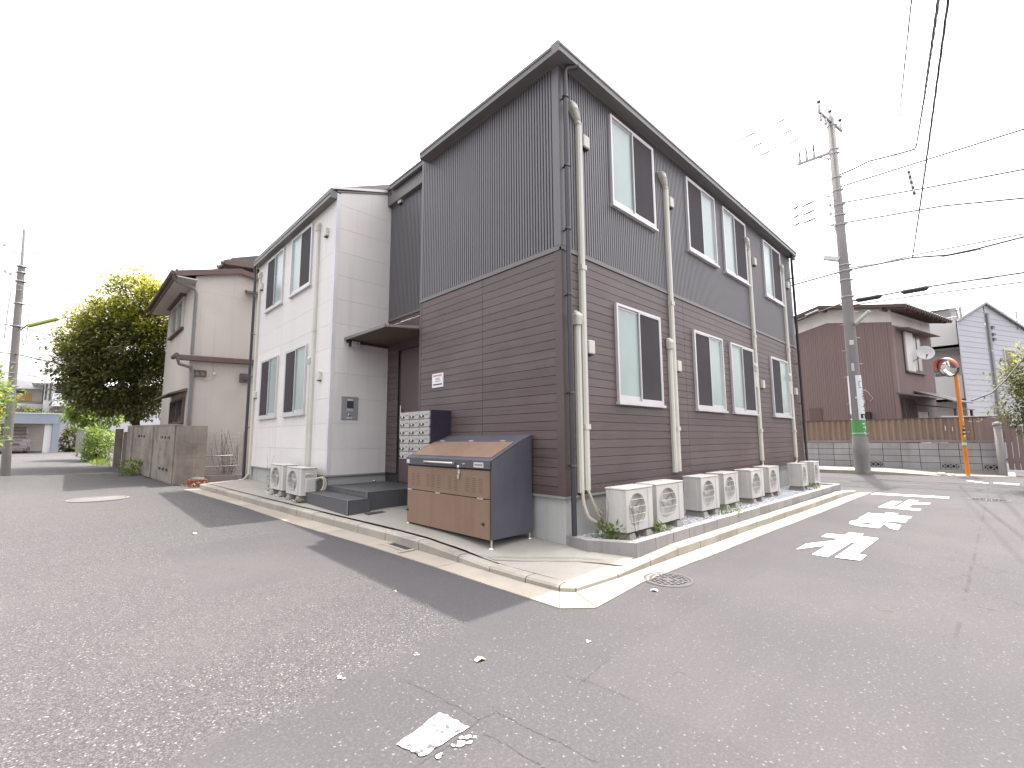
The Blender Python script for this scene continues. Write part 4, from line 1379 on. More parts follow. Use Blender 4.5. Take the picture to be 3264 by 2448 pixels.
# ------------------------------------------------------------------ air conditioner outdoor units
def ac_parts(root, w, d, H):
    """front faces -y; local origin at the middle of the foot, front in the plane y=0"""
    f0 = .085                                    # height of the block feet
    hw = w / 2
    b = MB()
    b.box(-hw, .055, f0, hw, d, f0 + H - .02)
    cas = part('casing', b, M['ac'], root, local=True, bevel=.008)
    b = MB(); b.box(-hw - .006, -.006, f0 + H - .02, hw + .006, d + .006, f0 + H); part('top_cover', b, M['ac'], root, local=True, bevel=.005)
    cx, cz, r = -w * .10, f0 + H * .48, H * .385
    n = 32
    b = MB()
    x0, x1, z0, z1 = -hw + .004, hw - .004, f0 + .006, f0 + H - .024
    outer, innr = [], []
    for k in range(n):
        a = 2 * math.pi * (k + .5) / n
        ca, sa = math.cos(a), math.sin(a)
        tx = ((x1 if ca > 0 else x0) - cx) / ca if abs(ca) > 1e-6 else 1e9
        tz = ((z1 if sa > 0 else z0) - cz) / sa if abs(sa) > 1e-6 else 1e9
        tt = min(tx, tz)
        outer.append((cx + ca * tt, -.004, cz + sa * tt))
        innr.append((cx + ca * r, -.004, cz + sa * r))
    lip = [(p[0], .045, p[2]) for p in innr]
    vs = outer + innr + lip
    fs = [(k, (k + 1) % n, n + (k + 1) % n, n + k) for k in range(n)] + [(n + k, n + (k + 1) % n, 2 * n + (k + 1) % n, 2 * n + k) for k in range(n)]
    b.add(vs, fs)
    for (ca, sa) in ((x0, z0), (x1, z0), (x1, z1), (x0, z1)):
        k = min(range(n), key=lambda i: (outer[i][0] - ca) ** 2 + (outer[i][2] - sa) ** 2)
        best = sorted(range(n), key=lambda i: (outer[i][0] - ca) ** 2 + (outer[i][2] - sa) ** 2)[:2]
        p, q = outer[best[0]], outer[best[1]]
        b.add([p, q, (ca, -.004, sa)], [(0, 1, 2)])
    for (xa, za, xb, zb) in ((x0, z0, x0 + .004, z1), (x1 - .004, z0, x1, z1), (x0 + .004, z0, x1 - .004, z0 + .004), (x0 + .004, z1 - .004, x1 - .004, z1)):
        b.box(xa, -.003, za, xb, .056, zb)
    part('front_panel', b, M['ac'], root, local=True)
    b = MB(); b.lathe((cx, .050, cz), [(.001, 0), (r * .6, 0), (r + .004, -.006)], n, (0, 1, 0), True)
    part('fan_recess', b, M['ac_dark'], root, local=True)
    b = MB()
    for k in range(3):
        a0 = 2.1 * k
        q = [(.03, a0), (r * .85, a0 - .35), (r * .9, a0 + .55), (.03, a0 + .9)]
        b.add([(cx + rr * math.cos(a), .046 - .004 * i, cz + rr * math.sin(a)) for i, (rr, a) in enumerate(q)], [(0, 1, 2, 3)])
    b.lathe((cx, .046, cz), [(r * .25, 0), (r * .22, -.012), (.001, -.015)], 14, (0, 1, 0))
    part('fan', b, M['ac_fan'], root, local=True)
    b = MB()
    for k in (-1.5, -.5, .5, 1.5):
        zz = cz + k * r * .44
        ex = math.sqrt(max(0, (r + .012) ** 2 - (k * r * .44) ** 2))
        b.tube([(cx - ex, -.006, zz), (cx - ex * .8, -.016, zz), (cx + ex * .8, -.016, zz), (cx + ex, -.006, zz)], .0033, 5)
    for k in range(4):
        xx = cx - r * .93 + k * r * .07
        ez = math.sqrt(max(0.0004, r ** 2 - (xx - cx) ** 2))
        b.tube([(xx, -.012, cz - ez), (xx, -.012, cz + ez)], .0014, 4)
    part('fan_guard', b, M['ac'], root, local=True)
    b = MB(); b.box(hw - .002, .06, f0 + .06, hw + .030, d - .03, f0 + H * .62); sc = part('valve_cover', b, M['ac'], root, local=True, bevel=.01)
    b = MB(); b.box(hw - .001, .05, f0 + H * .72, hw + .018, d - .08, f0 + H * .80); part('side_grip', b, M['ac'], root, local=True, bevel=.006)
    b = MB(); b.box(hw - .115, -.0065, f0 + .012, hw - .105, -.0035, f0 + H - .03); part('panel_seam', b, M['ac_fan'], root, local=True)
    for x in (-hw * .62, hw * .62):
        b = MB()
        b.hexa([(x - .075, -.02, 0), (x + .075, -.02, 0), (x + .075, d + .02, 0), (x - .075, d + .02, 0)], [(x - .05, .0, f0 - .012), (x + .05, .0, f0 - .012), (x + .05, d, f0 - .012), (x - .05, d, f0 - .012)])
        part('block_foot', b, M['concrete'], root, local=True)
        b = MB(); b.box(x - .03, .01, f0 - .0115, x + .03, d - .01, f0 + .001); part('foot_rail', b, M['black'], root, local=True)
GA, GB = 'air conditioner units on the gravel along the right side', 'air conditioner units before the white wing'
acs = [(.36, .92, -.54, 'nearest air conditioner on the gravel, beside the two cream ducts at the corner'),
       (1.06, 1.76, -.505, 'wide second air conditioner along the gravel, with green weeds at its left foot'),
       (2.39, 2.96, -.455, 'third air conditioner on the gravel, just right of the middle pair of ducts'),
       (3.26, 3.84, -.41, 'fourth air conditioner on the gravel, close behind the one right of the middle ducts'),
       (4.28, 4.85, -.455, 'fifth air conditioner on the gravel, in front of the window pair'),
       (5.35, 5.94, -.385, 'sixth air conditioner on the gravel, its back near the third tall duct'),
       (6.98, 7.42, -.495, 'seventh air conditioner, nearer of the far pair before the last duct'),
       (7.90, 8.29, -.50, 'farthest air conditioner at the road end of the gravel bed')]
first = None
for i, (a, c, y, lab) in enumerate(acs):
    w = c - a
    if first is None:
        r0 = thing('air_conditioner', lab, 'air conditioner', ((a + c) / 2, y, .178), 0, GA)
        ac_parts(r0, .58, .26, .475)
        r0.scale.x = w / .58
        first = r0
        continue
    r = copy_tree(first)
    r.location = ((a + c) / 2, y, .178)
    r.rotation_euler.z = R((0, .8, -1.2, .5, -.6, .8, 1.5, -1)[i])
    r.scale.x = w / .58
    r['label'] = lab
for i, (y0, lab) in enumerate(((4.885, 'air conditioner next to the tiled steps, before the white wing'), (5.80, 'air conditioner behind the one next to the steps, before the white wing'))):
    r = copy_tree(first)
    r.location = (-1.105, y0 + .37, padz(-1.0, y0 + .3) + .028)
    r.rotation_euler.z = R(-90)
    r.scale = (1.28, 1.0, 1.0)
    r['label'] = lab
    r['group'] = GB

# ------------------------------------------------------------------ weeds
def leaf(b, p, d, up, L, w):
    d, up = Vector(d).normalized(), Vector(up)
    s = d.cross(up)
    if s.length < 1e-3: s = Vector((1, 0, 0))
    s.normalize()
    n = s.cross(d)
    p = Vector(p)
    b.add([p, p + d * L * .45 + s * w / 2 + n * w * .18, p + d * L, p + d * L * .45 - s * w / 2 + n * w * .18, p + d * L * .5], [(0, 4, 1), (1, 4, 2), (0, 3, 4), (4, 3, 2)])
def weed(name, x, y, z, rad, ht, n, lab, mat='weed', L=.05, stems=0, cat='weed'):
    t = thing(name, lab, cat, (x, y, z))
    b = MB()
    for i in range(n):
        a, e = rnd.uniform(0, 6.28), rnd.uniform(.1, 1.3)
        rr = rad * math.sqrt(rnd.random())
        p = (x + math.cos(a) * rr, y + math.sin(a) * rr, z + rnd.random() ** 1.5 * ht)
        leaf(b, p, (math.cos(a) * math.cos(e), math.sin(a) * math.cos(e), math.sin(e)), (0, 0, 1), L * rnd.uniform(.6, 1.3), L * .5 * rnd.uniform(.6, 1.2))
    part('leaves', b, M[mat], t, recalc=False, kind='stuff')
    b = MB()
    for i in range(max(3, stems)):
        a = rnd.uniform(0, 6.28)
        rr = rad * rnd.random() * .7
        p = Vector((x + math.cos(a) * rr * .4, y + math.sin(a) * rr * .4, z))
        q = Vector((x + math.cos(a) * rr * 1.4, y + math.sin(a) * rr * 1.4, z + ht * rnd.uniform(.8, 1.1) * (1.6 if stems else .9)))
        b.tube([p, p.lerp(q, .5) + Vector((rnd.uniform(-.04, .04), rnd.uniform(-.04, .04), .03)), q + Vector((rnd.uniform(-.06, .06), rnd.uniform(-.05, .05), 0))], .0016, 4)
    part('stems', b, M['straw' if stems else 'weed'], t)
weed('weed', .40, -.34, .175, .17, .17, 170, 'bright green weed clump between the ducts and the nearest air conditioner', L=.075)
weed('weed', 1.0, -.60, .175, .09, .13, 90, 'bright green weed between the nearest and the second air conditioner')
weed('weed', 3.02, -.58, .175, .28, .09, 130, 'low sprawling weed before the third and fourth air conditioners', L=.04)
weed('weed', 7.66, -.56, .175, .12, .08, 50, 'small weed tuft between the last two air conditioners')
weed('weed', .32, -.30, .175, .10, .45, 26, 'thin climbing weed on the foundation behind the wrapped pipes', L=.03, stems=4)
weed('dry_weed', .50, -.60, .175, .10, .30, 5, 'dry leafless twigs hanging before the nearest air conditioner', 'straw', .03, 5)
weed('weed', -1.02, 6.85, padz(-1.02, 6.8), .06, .5, 46, 'tall thin weed left of the left air conditioners', L=.05, stems=3)
weed('weed', -1.05, 5.0, padz(-1.05, 5.0), .12, .07, 70, 'low green weed between the left air conditioner and the steps')
# strip of pale path at the foot of the white wing's far end

# ------------------------------------------------------------------ block wall and fence across the road
WX = 15.70
bwl = thing('block_wall', 'low grey concrete block wall across the road under the brown fence', 'wall', (WX, -.3, .2))
bw, bh = .462, .205
cols = [3.05 - i * bw for i in range(14)]
me_block = MB(); me_block.hexa([(0, 0, 0), (.11, 0, 0), (.11, -bw + .014, 0), (0, -bw + .014, 0)], [(0, 0, bh - .014), (.11, 0, bh - .014), (.11, -bw + .014, bh - .014), (0, -bw + .014, bh - .014)])
me_block = me_block.mesh('wall_block', M['block'])
z0 = .262
for r in range(4):
    for i, y in enumerate(cols):
        if r == 0 and i in (7, 11, 13):
            b = MB()
            # pierced block: frame with crossing bars
            y1, z, k = y - bw + .008, z0, bh - .008
            b.box(WX, y1, z, WX + .1, y, z + .035); b.box(WX, y1, z + k - .03, WX + .1, y, z + k)
            b.box(WX, y - .035, z + .035, WX + .1, y, z + k - .03); b.box(WX, y1, z + .035, WX + .1, y1 + .035, z + k - .03)
            for q in range(3):
                ya = y - .04 - q * .13
                b.beam((WX + .05, ya, z + .03), (WX + .05, ya - .12, z + k - .025), .026, .09, (1, 0, 0)); b.beam((WX + .05, ya, z + k - .025), (WX + .05, ya - .12, z + .03), .026, .09, (1, 0, 0))
            part('pierced_block', b, M['block'], bwl)
            continue
        piece('wall_block', me_block, bwl, (WX + rnd.uniform(-.004, .004), y, z0 + r * bh))
b = MB()
b.box(WX + .012, cols[-1] - bw + .01, .2, WX + .098, 3.05, z0 + 4 * bh - .02)
part('mortar', b, M['hole'], bwl)  # near-black mortar, also painting the shade behind the pierced blocks
b = MB()
b.box(WX - .03, cols[-1] - bw, .1, WX + .14, 3.1, z0 - .006)
part('footing', b, M['concrete'], bwl)

fn = thing('brown_fence', 'brown wavy plastic sheet fence standing on the grey block wall', 'fence', (WX + .06, -.3, 1.08))
def wavy(y0, y1, za, zb, pitch=.168, amp=.028):
    bm = MB()
    n = round((y0 - y1) / pitch * 8)
    pts = []
    for i in range(n + 1):
        y = y0 + (y1 - y0) * i / n
        s = math.sin(2 * math.pi * (y / pitch))
        pts.append((WX + .05 - amp * max(-.75, min(.75, s * 1.3)), y))
    vs = [(x, y, z) for z in (za, zb) for x, y in pts] + [(x + .006, y, z) for z in (za, zb) for x, y in pts]
    m = len(pts)
    fs = []
    for i in range(m - 1):
        fs += [(i, i + 1, m + i + 1, m + i), (2 * m + i + 1, 2 * m + i, 3 * m + i, 3 * m + i + 1), (m + i, m + i + 1, 3 * m + i + 1, 3 * m + i)]
    return bm.add(vs, fs)
y = 3.05
while y > -2.5:
    part('wavy_sheet', wavy(y, y - .672, 1.165, 1.83), M['fencebrown'], fn)
    y -= .672
b = MB(); b.box(WX + .03, -3.62, 1.17, WX + .055, -2.86, 1.81); part('flat_sheet', b, M['housebrown'], fn)
b = MB(); b.box(WX + .025, -3.62, 1.83, WX + .09, 3.05, 1.865); part('top_rail', b, M['brown_trim'], fn)
b = MB(); b.box(WX + .025, -3.62, 1.095, WX + .09, 3.05, 1.16); part('bottom_rail', b, M['soffit'], fn)
for yy in (-2.84, -1.2, .4, 2.0): 
    b = MB(); b.box(WX + .07, yy - .02, 1.07, WX + .11, yy + .02, 1.84); part('fence_post', b, M['soffit'], fn)
for (ya, yb, za, zb) in ((-2.22, -2.245, 1.46, 1.60), (-2.38, -2.405, 1.44, 1.56), (-2.76, -2.84, 1.715, 1.735), (-2.93, -3.02, 1.705, 1.725), (-2.70, -2.77, 1.40, 1.415)):
    b = MB(); b.box(WX + .012, yb, za, WX + .026, ya, zb); part('white_tag', b, M['labelw'], fn)
gp_ = thing('gate_post', 'round grey concrete gate pillar at the right end of the block wall', 'post', (15.45, -3.36, .2))
b = MB(); b.lathe((15.45, -3.36, .1), [(.09, 0), (.085, 1.5), (.001, 1.5)], 16); part('pillar', b, M['polec'], gp_)
b = MB(); b.lathe((15.45, -3.36, 1.60), [(.10, 0), (.10, .06), (.03, .09), (.001, .09)], 16); part('cap', b, M['polec'], gp_)
gt = thing('brown_gate', 'dark brown gate leaf right of the grey pillar at the frame edge', 'gate', (15.55, -3.85, .2))
for i in range(7):
    b = MB(); b.box(15.53, -3.49 - i * .12, .32, 15.56, -3.60 - i * .12, 1.56); part('gate_board', b, M['housebrown'], gt)
b = MB(); b.box(15.56, -4.32, .5, 15.60, -3.48, .56); b.box(15.56, -4.32, 1.35, 15.60, -3.48, 1.41); part('gate_rail', b, M['soffit'], gt)
sh = thing('storage_shed', 'low garden shed with a flat white roof showing above the brown fence', 'shed', (17.2, -2.7, .25))
b = MB(); b.box(16.85, -3.25, .2, 17.5, -2.2, 1.84); part('wall', b, M['housebrown'], sh)
b = MB(); b.hexa([(16.75, -3.32, 1.845), (17.6, -3.32, 1.845), (17.6, -2.1, 1.905), (16.75, -2.1, 1.905)], [(16.75, -3.32, 1.89), (17.6, -3.32, 1.89), (17.6, -2.1, 1.955), (16.75, -2.1, 1.955)]); part('roof', b, M['whiteband'], sh)

# ------------------------------------------------------------------ brown house across the road
HB = thing('brown_house', 'brown two-storey house with white gable band behind the brown fence', 'house', (17.5, -.98, .25))
TH_ = R(12)
hd, he = Vector((math.cos(TH_), -math.sin(TH_))), Vector((math.sin(TH_), math.cos(TH_)))
hp = Vector((17.5, -.98))
FH = lambda a, c, z: (*(hp + hd * a + he * c), z)
b = MB(FH); b.box(.02, .02, .2, 3.7, 4.3, 5.5); part('core_wall', b, M['housebrown'], HB)
def ribs2(f, n, span, z0f, z1f, mat, name):
    bm = MB(f)
    for i in range(n):
        s0 = span[0] + (span[1] - span[0]) * i / n
        p = (span[1] - span[0]) / n
        for u0, u1, o0, o1 in ((0, .55, .018, .018), (.55, .75, .018, .004), (.75, .9, .004, .004), (.9, 1, .004, .018)):
            a, c = s0 + p * u0, s0 + p * u1
            bm.add([(a, o0, z0f(a)), (c, o1, z0f(c)), (c, o1, z1f(c)), (a, o0, z1f(a))], [(0, 1, 2, 3)])
    return part(name, bm, mat, HB, recalc=False)
gab = lambda s: 5.46 + .19 * (s if s < 2.1 else 4.2 - s)
rf = lambda s: 5.93 + .215 * (s if s < 2.1 else 4.2 - s)
ribs2(lambda s, o, z: FH(-o, s, z), 48, (4.3, .10), lambda s: .25, gab, M['housebrown'], 'corrugated_front')
ribs2(lambda s, o, z: FH(s, -o, z), 38, (.10, 3.70), lambda s: 2.75, lambda s: 5.33, M['housebrown'], 'corrugated_side')
b = MB(FH); b.box(-.025, -.025, .25, .10, .10, 5.46); part('corner_trim', b, M['housebrown'], HB)
b = MB(FH); b.hexa([(-.03, -.02, 5.44), (-.03, 2.1, 5.86), (-.03, 4.3, 5.44), (.02, 4.3, 5.44), (.02, 2.1, 5.86), (.02, -.02, 5.44)], [(-.03, -.02, 5.95), (-.03, 2.1, 6.40), (-.03, 4.3, 5.95), (.02, 4.3, 5.95), (.02, 2.1, 6.40), (.02, -.02, 5.95)]); part('white_gable_band', b, M['whiteband'], HB)
b = MB(FH); b.box(-.02, -.03, 5.34, 3.72, .02, 5.84); part('white_side_band', b, M['whiteband'], HB)
b = MB(FH)
b.hexa([(-.55, -.62, 5.80), (4.1, -.62, 5.80), (4.1, 2.1, 6.40), (-.55, 2.1, 6.40)], [(-.55, -.62, 5.86), (4.1, -.62, 5.86), (4.1, 2.1, 6.47), (-.55, 2.1, 6.47)])
b.hexa([(-.55, 4.9, 5.80), (4.1, 4.9, 5.80), (4.1, 2.1, 6.40), (-.55, 2.1, 6.40)], [(-.55, 4.9, 5.86), (4.1, 4.9, 5.86), (4.1, 2.1, 6.47), (-.55, 2.1, 6.47)])
rofo = part('roof', b, M['brown_wood'], HB)
b = MB(); b.tube([(0, 0, 0), (0, -.26, .006)], .055, 8)
tile_me = MB(FH); 
for i in range(19):
    a = -.5 + i * .25
    b = MB(FH); b.tube([(a, -.66, 5.865), (a, -.3, 5.955)], .06, 8); part('eave_tile', b, M['roof_tile'], rofo)
b = MB(FH)
b.hexa([(-.57, -.66, 5.862), (4.12, -.66, 5.862), (4.12, 2.1, 6.475), (-.57, 2.1, 6.475)], [(-.57, -.66, 5.89), (4.12, -.66, 5.89), (4.12, 2.1, 6.51), (-.57, 2.1, 6.51)])
b.hexa([(-.57, 4.94, 5.862), (4.12, 4.94, 5.862), (4.12, 2.1, 6.475), (-.57, 2.1, 6.475)], [(-.57, 4.94, 5.89), (4.12, 4.94, 5.89), (4.12, 2.1, 6.51), (-.57, 2.1, 6.51)])
part('tile_sheet', b, M['roof_tile'], rofo)
for a in [-.4 + i * .45 for i in range(10)]:
    b = MB(FH); b.beam(FH(0, 0, 0) and (a, -.58, 5.77), (a, -.01, 5.90), .05, .07); part('rafter', b, M['brown_wood'], rofo)
for y in (.1, 2.1, 4.1):
    b = MB(FH); b.box(-.5, y - .05, rf(y) - .09, 0, y + .05, rf(y) + .02); part('purlin_end', b, M['brown_wood'], rofo)
# window with white shutter box under a thin hood
b = MB(FH); b.box(.80, -.05, 3.70, 2.45, .0, 5.18); wn = part('window', b, M['brown_trim'], HB)
b = MB(FH); b.box(.86, -.10, 3.70, 1.58, -.05, 5.18); part('shutter', b, M['whiteband'], wn)
b = MB(FH); b.box(1.62, -.062, 3.78, 2.36, -.052, 5.10); part('pane', b, M['paleglass'], wn)
b = MB(FH); b.box(1.97, -.075, 3.76, 2.01, -.05, 5.12); b.box(.8, -.12, 3.64, 2.6, 0, 3.70); part('window_rail', b, M['brown_trim'], wn)
b = MB(FH); b.hexa([(.3, -.42, 5.20), (3.4, -.42, 5.20), (3.4, 0, 5.24), (.3, 0, 5.24)], [(.3, -.42, 5.22), (3.4, -.42, 5.22), (3.4, 0, 5.30), (.3, 0, 5.30)]); part('window_hood', b, M['housebrown'], HB)
b = MB(FH); b.hexa([(-.15, -.9, 2.60), (1.4, -.9, 2.60), (1.4, 0, 2.80), (-.15, 0, 2.80)], [(-.15, -.9, 2.64), (1.4, -.9, 2.64), (1.4, 0, 2.86), (-.15, 0, 2.86)]); part('porch_roof', b, M['roof_tile'], HB)
b = MB(FH); b.hexa([(1.4, -1.1, 2.50), (3.5, -1.1, 2.50), (3.5, 0, 2.94), (1.4, 0, 2.94)], [(1.4, -1.1, 2.54), (3.5, -1.1, 2.54), (3.5, 0, 3.0), (1.4, 0, 3.0)]); pr_ = part('porch_roof', b, M['roof_tile'], HB)
b = MB(FH); b.hexa([(1.1, -1.25, 2.22), (3.0, -1.25, 2.22), (3.0, -.1, 2.42), (1.1, -.1, 2.42)], [(1.1, -1.25, 2.26), (3.0, -1.25, 2.26), (3.0, -.1, 2.47), (1.1, -.1, 2.47)]); part('porch_roof', b, M['roof_tile'], HB)
for a in (1.2, 2.9): 
    b = MB(FH); b.box(a, -1.2, .25, a + .07, -1.13, 2.25); part('porch_post', b, M['brown_trim'], HB)
for i in range(8):
    b = MB(FH); b.box(.15 + i * .14, -.12, .3, .20 + i * .14, -.06, 2.62); part('lattice_bar', b, M['brown_trim'], HB)
b = MB(FH); b.box(1.55, -.04, .3, 2.5, -.02, 2.2); ddr = part('pale_door', b, M['whiteband'], HB)
b = MB(FH); b.box(2.03, -.05, .3, 2.07, -.03, 2.2); part('door_stile', b, M['alu'], ddr)
b = MB(FH); b.box(2.55, -.05, .3, 3.4, .0, 2.2); part('dark_door', b, M['soffit'], HB)
b = MB(FH); b.box(-.05, 2.55, 1.85, -.02, 3.0, 2.45); part('wall_panel', b, M['brown_wood'], HB)
b = MB(FH); b.box(-.16, .86, 1.86, -.03, 1.18, 2.20); part('gas_meter', b, M['black'], HB)
b = MB(FH); b.box(-.10, 1.02, 2.52, -.02, 1.12, 2.66); part('wall_lamp', b, M['cream'], HB)
b = MB(FH); b.tube([(-.03, 1.0, 3.05), (-.05, .9, 2.95), (-.04, .75, 2.7), (-.05, .85, 2.6)], .010, 6); part('loose_cable', b, M['labelw'], HB)

t = thing('satellite_dish', 'white satellite dish on an arm below the window of the brown house', 'satellite dish', (*FH(1.5, -.4, 3.9)[:2], 3.9))
c = Vector(FH(1.54, -.42, 4.36))
ax = Vector((-.93, -.30, .22)).normalized()
b = MB(); b.lathe(c, [(.001, 0), (.12, .012), (.22, .042), (.27, .068), (.275, .06), (.22, .03), (.001, -.012)], 28, ax); part('reflector', b, M['dish'], t)
b = MB(); b.tube([c - ax * .02, c - ax * .12, Vector(FH(1.3, -.02, 4.0))], .022, 8); part('mast_arm', b, M['galv'], t)
b = MB(); b.tube([c + Vector((0, 0, -.26)), c + ax * .25 + Vector((0, 0, -.16))], .012, 6); b.lathe(c + ax * .25 + Vector((0, 0, -.16)), [(.035, 0), (.03, .06), (.001, .06)], 10, -ax); part('feed_horn', b, M['galv'], t)

# ------------------------------------------------------------------ convex mirror
mx, my = 14.71, -2.66
t = thing('traffic_mirror', 'round convex traffic mirror with vermilion visor on an orange post', 'traffic mirror', (mx, my, .16))
b = MB(); b.tube([(mx, my, .1), (mx - .01, my + .01, 3.1), (mx - .02, my + .06, 3.2)], .050, 14); mp_ = part('post', b, M['orange'], t)
for (za, zb, mt) in ((1.72, 1.79, 'labelw'), (1.26, 1.60, 'labelw'), (1.53, 1.59, 'ink'), (1.42, 1.49, 'ink'), (1.32, 1.37, 'ink'), (.98, 1.20, 'green'), (1.02, 1.10, 'labelw')):
    o = .0505 + .001 * ({'labelw': 0, 'ink': 1, 'green': 0}[mt]) + (.001 if (za, mt) == (1.02, 'labelw') else 0)
    b = MB(); b.lathe((mx - .003, my + .003, za), [(o, 0), (o, zb - za)], 14); part('sticker', b, M[mt], mp_)
mc = Vector((14.62, -2.50, 3.30))
ax = Vector((-.78, .58, -.24)).normalized()
b = MB(); b.lathe(mc, [(.001, .07), (.10, .062), (.19, .042), (.255, .012)], 32, ax); part('mirror_face', b, M['mirror'], t)
b = MB(); b.lathe(mc, [(.255, .013), (.285, .012), (.29, -.03), (.20, -.07), (.001, -.08)], 32, ax); part('housing', b, M['brown_trim'], t)
b = MB()
sv = ax.orthogonal().normalized()
tv = ax.cross(sv)
upv = (Vector((0, 0, 1)) - ax * ax.z).normalized()
rv = ax.cross(upv)
vs = []
N = 16
for rr, d0, d1 in ((.295, -.01, .20), (.30, -.01, .205)):
    for i in range(N + 1):
        a = R(-8) + R(196) * i / N
        e = upv * math.sin(a) * rr + rv * math.cos(a) * rr
        dd = d1 * (.45 + .55 * max(0, math.sin(a)))
        vs += [mc + e + ax * d0, mc + e + ax * dd]
fs = []
o = 2 * (N + 1)
for i in range(N):
    k = 2 * i
    fs += [(k, k + 2, k + 3, k + 1), (o + k, o + k + 1, o + k + 3, o + k + 2), (k + 1, k + 3, o + k + 3, o + k + 1)]
b.add(vs, fs, True)
part('visor', b, M['vermil'], t)
b = MB(); b.box(14.66, -2.64, 3.16, 14.72, -2.56, 3.22); part('bracket', b, M['galv'], t)
st_ = MB()
for (dx, dy, r) in ((0, 0, .14), (.12, -.25, .06), (.05, .2, .05)):
    st_.lathe((14.35 + dx, -2.12 + dy, .16), [(r, -.05), (r * .95, r * .3), (r * .5, r * .62), (.001, r * .65)], 7)
solo('loose_stones', st_, M['concrete'], 'small grey stones lying at the foot of the block wall beside the mirror post', 'stones')

# ------------------------------------------------------------------ utility pole on the right
px, py = 13.72, -.38
UP = thing('utility_pole', 'tall grey concrete utility pole with white and green signs on the right corner', 'utility pole', (px, py, .25))
prad = lambda z: .185 - .0068 * (z - .2)
b = MB(); b.lathe((px, py, .1), [(prad(.1), 0), (prad(6), 5.9), (prad(11.9), 11.8), (.001, 11.82)], 24); part('shaft', b, M['polec'], UP)
b = MB(); b.lathe((px, py, .1), [(.20, 0), (.20, .55), (.24, .75), (.20, .9), (.20, 1.15), (.185, 1.2)], 20); part('base_sleeve', b, M['polec'], UP)
for i in range(22):
    z = 2.3 + i * .42
    sgn = 1 if i % 2 else -1
    b = MB(); d = Vector((.70, -.72, 0)) * sgn
    b.tube([Vector((px, py, z)) + d * prad(z) * .9, Vector((px, py, z)) + d * (prad(z) + .14)], .010, 6)
    part('step_bolt', b, M['galv'], UP)
for z in (1.35, 5.7, 6.25, 6.55, 6.75, 8.12, 8.45, 8.8, 9.3, 9.75, 10.6, 10.75, 11.6):
    b = MB(); b.lathe((px, py, z), [(prad(z) + .004, 0), (prad(z) + .014, .004), (prad(z) + .014, .05), (prad(z) + .004, .054)], 20); b.box(px - .03, py - prad(z) - .06, z + .005, px + .03, py - prad(z), z + .05); part('band', b, M['galv'], UP)
def wrap(name, z0, z1, a0, a1, mat, off, par=UP):
    bm = MB()
    n = 10
    vs = []
    for z in (z0, z1):
        for i in range(n + 1):
            a = R(a0 + (a1 - a0) * i / n)
            vs.append((px + math.cos(a) * (prad(z) + off), py + math.sin(a) * (prad(z) + off), z))
    bm.add(vs, [(i, i + 1, n + 2 + i, n + 1 + i) for i in range(n)], True)
    return part(name, bm, M[mat], par, recalc=False)
va = math.degrees(math.atan2(-3.41 - py, -4.09 - px))        # towards the corner the photo was taken from
s1 = wrap('advertising_sign', 1.80, 3.18, va + 8, va + 120, 'signwhite', .012)
s2 = wrap('advertising_sign', 1.80, 3.18, va - 150, va - 50, 'signwhite', .012)
wrap('green_notice', 1.28, 1.79, va - 90, va + 100, 'green', .010)
# purple lettering strokes and dark foot of the right sign (only partly visible round the pole)
for (z0, z1, a0, a1, mt) in ((2.98, 3.00, 34, 60, 'purple'), (2.78, 2.80, 34, 60, 'purple'), (2.80, 2.98, 32, 37, 'purple'), (2.60, 2.62, 50, 85, 'purple'), (2.68, 2.70, 54, 85, 'purple'), (2.40, 2.55, 62, 66, 'purple'), (2.52, 2.545, 52, 85, 'purple'),
                             (2.36, 2.46, 76, 80, 'purple'), (2.20, 2.22, 52, 85, 'purple'), (2.15, 2.32, 66, 70, 'purple'), (2.08, 2.10, 55, 80, 'purple'), (1.84, 1.98, 24, 110, 'ink')):
    wrap('sign_print', z0, z1, va + a0, va + a1, mt, .0145, s1)
for (z0, z1, a0, a1) in ((1.92, 1.935, 45, 62), (1.90, 1.95, 52, 55), (1.86, 1.90, 46, 62)):
    wrap('sign_print', z0, z1, va + a0, va + a1, 'signwhite', .0165, s1)
wrap('sign_print', 1.84, 1.98, va - 140, va - 56, 'ink', .0145, s2)
for (z0, z1, a0, a1) in ((1.66, 1.69, 30, 60), (1.56, 1.585, 36, 70), (1.46, 1.56, 58, 63), (1.40, 1.425, 40, 60), (1.34, 1.36, 48, 66)):
    wrap('green_notice_print', z0, z1, va + a0, va + a1, 'signwhite', .013)
wrap('number_plate', 4.15, 4.30, va - 14, va + 24, 'labelw', .011); wrap('number_plate', 3.32, 3.56, va - 16, va + 8, 'labelw', .011)
b = MB(); b.lathe(Vector((px, py, 2.48)) + Vector((math.cos(R(va)), math.sin(R(va)), 0)) * (prad(2.48) + .005), [(.001, 0.004), (.028, .004), (.028, -.01)], 12, (math.cos(R(va)), math.sin(R(va)), 0)); part('white_disc', b, M['whitetrim'], UP)
arm0, arm1 = Vector((12.8, -.25, 11.75)), Vector((14.5, -.54, 11.75))
b = MB(); b.beam(arm0, arm1, .07, .07); ca = part('crossarm', b, M['galv'], UP)
HV = []
for tt in (.03, .5, .95):
    p = arm0.lerp(arm1, tt) + Vector((0, 0, .04))
    HV.append(p + Vector((0, 0, .34)))
    b = MB(); b.lathe(p, [(.02, 0), (.055, .05), (.03, .10), (.06, .15), (.035, .20), (.055, .26), (.001, .29)], 12); ins = part('insulator', b, M['porcelain'], ca)
    b = MB(); b.lathe(p + Vector((0, 0, .29)), [(.05, 0), (.06, .06), (.02, .10), (.001, .10)], 10); part('insulator_cap', b, M['black'], ins)
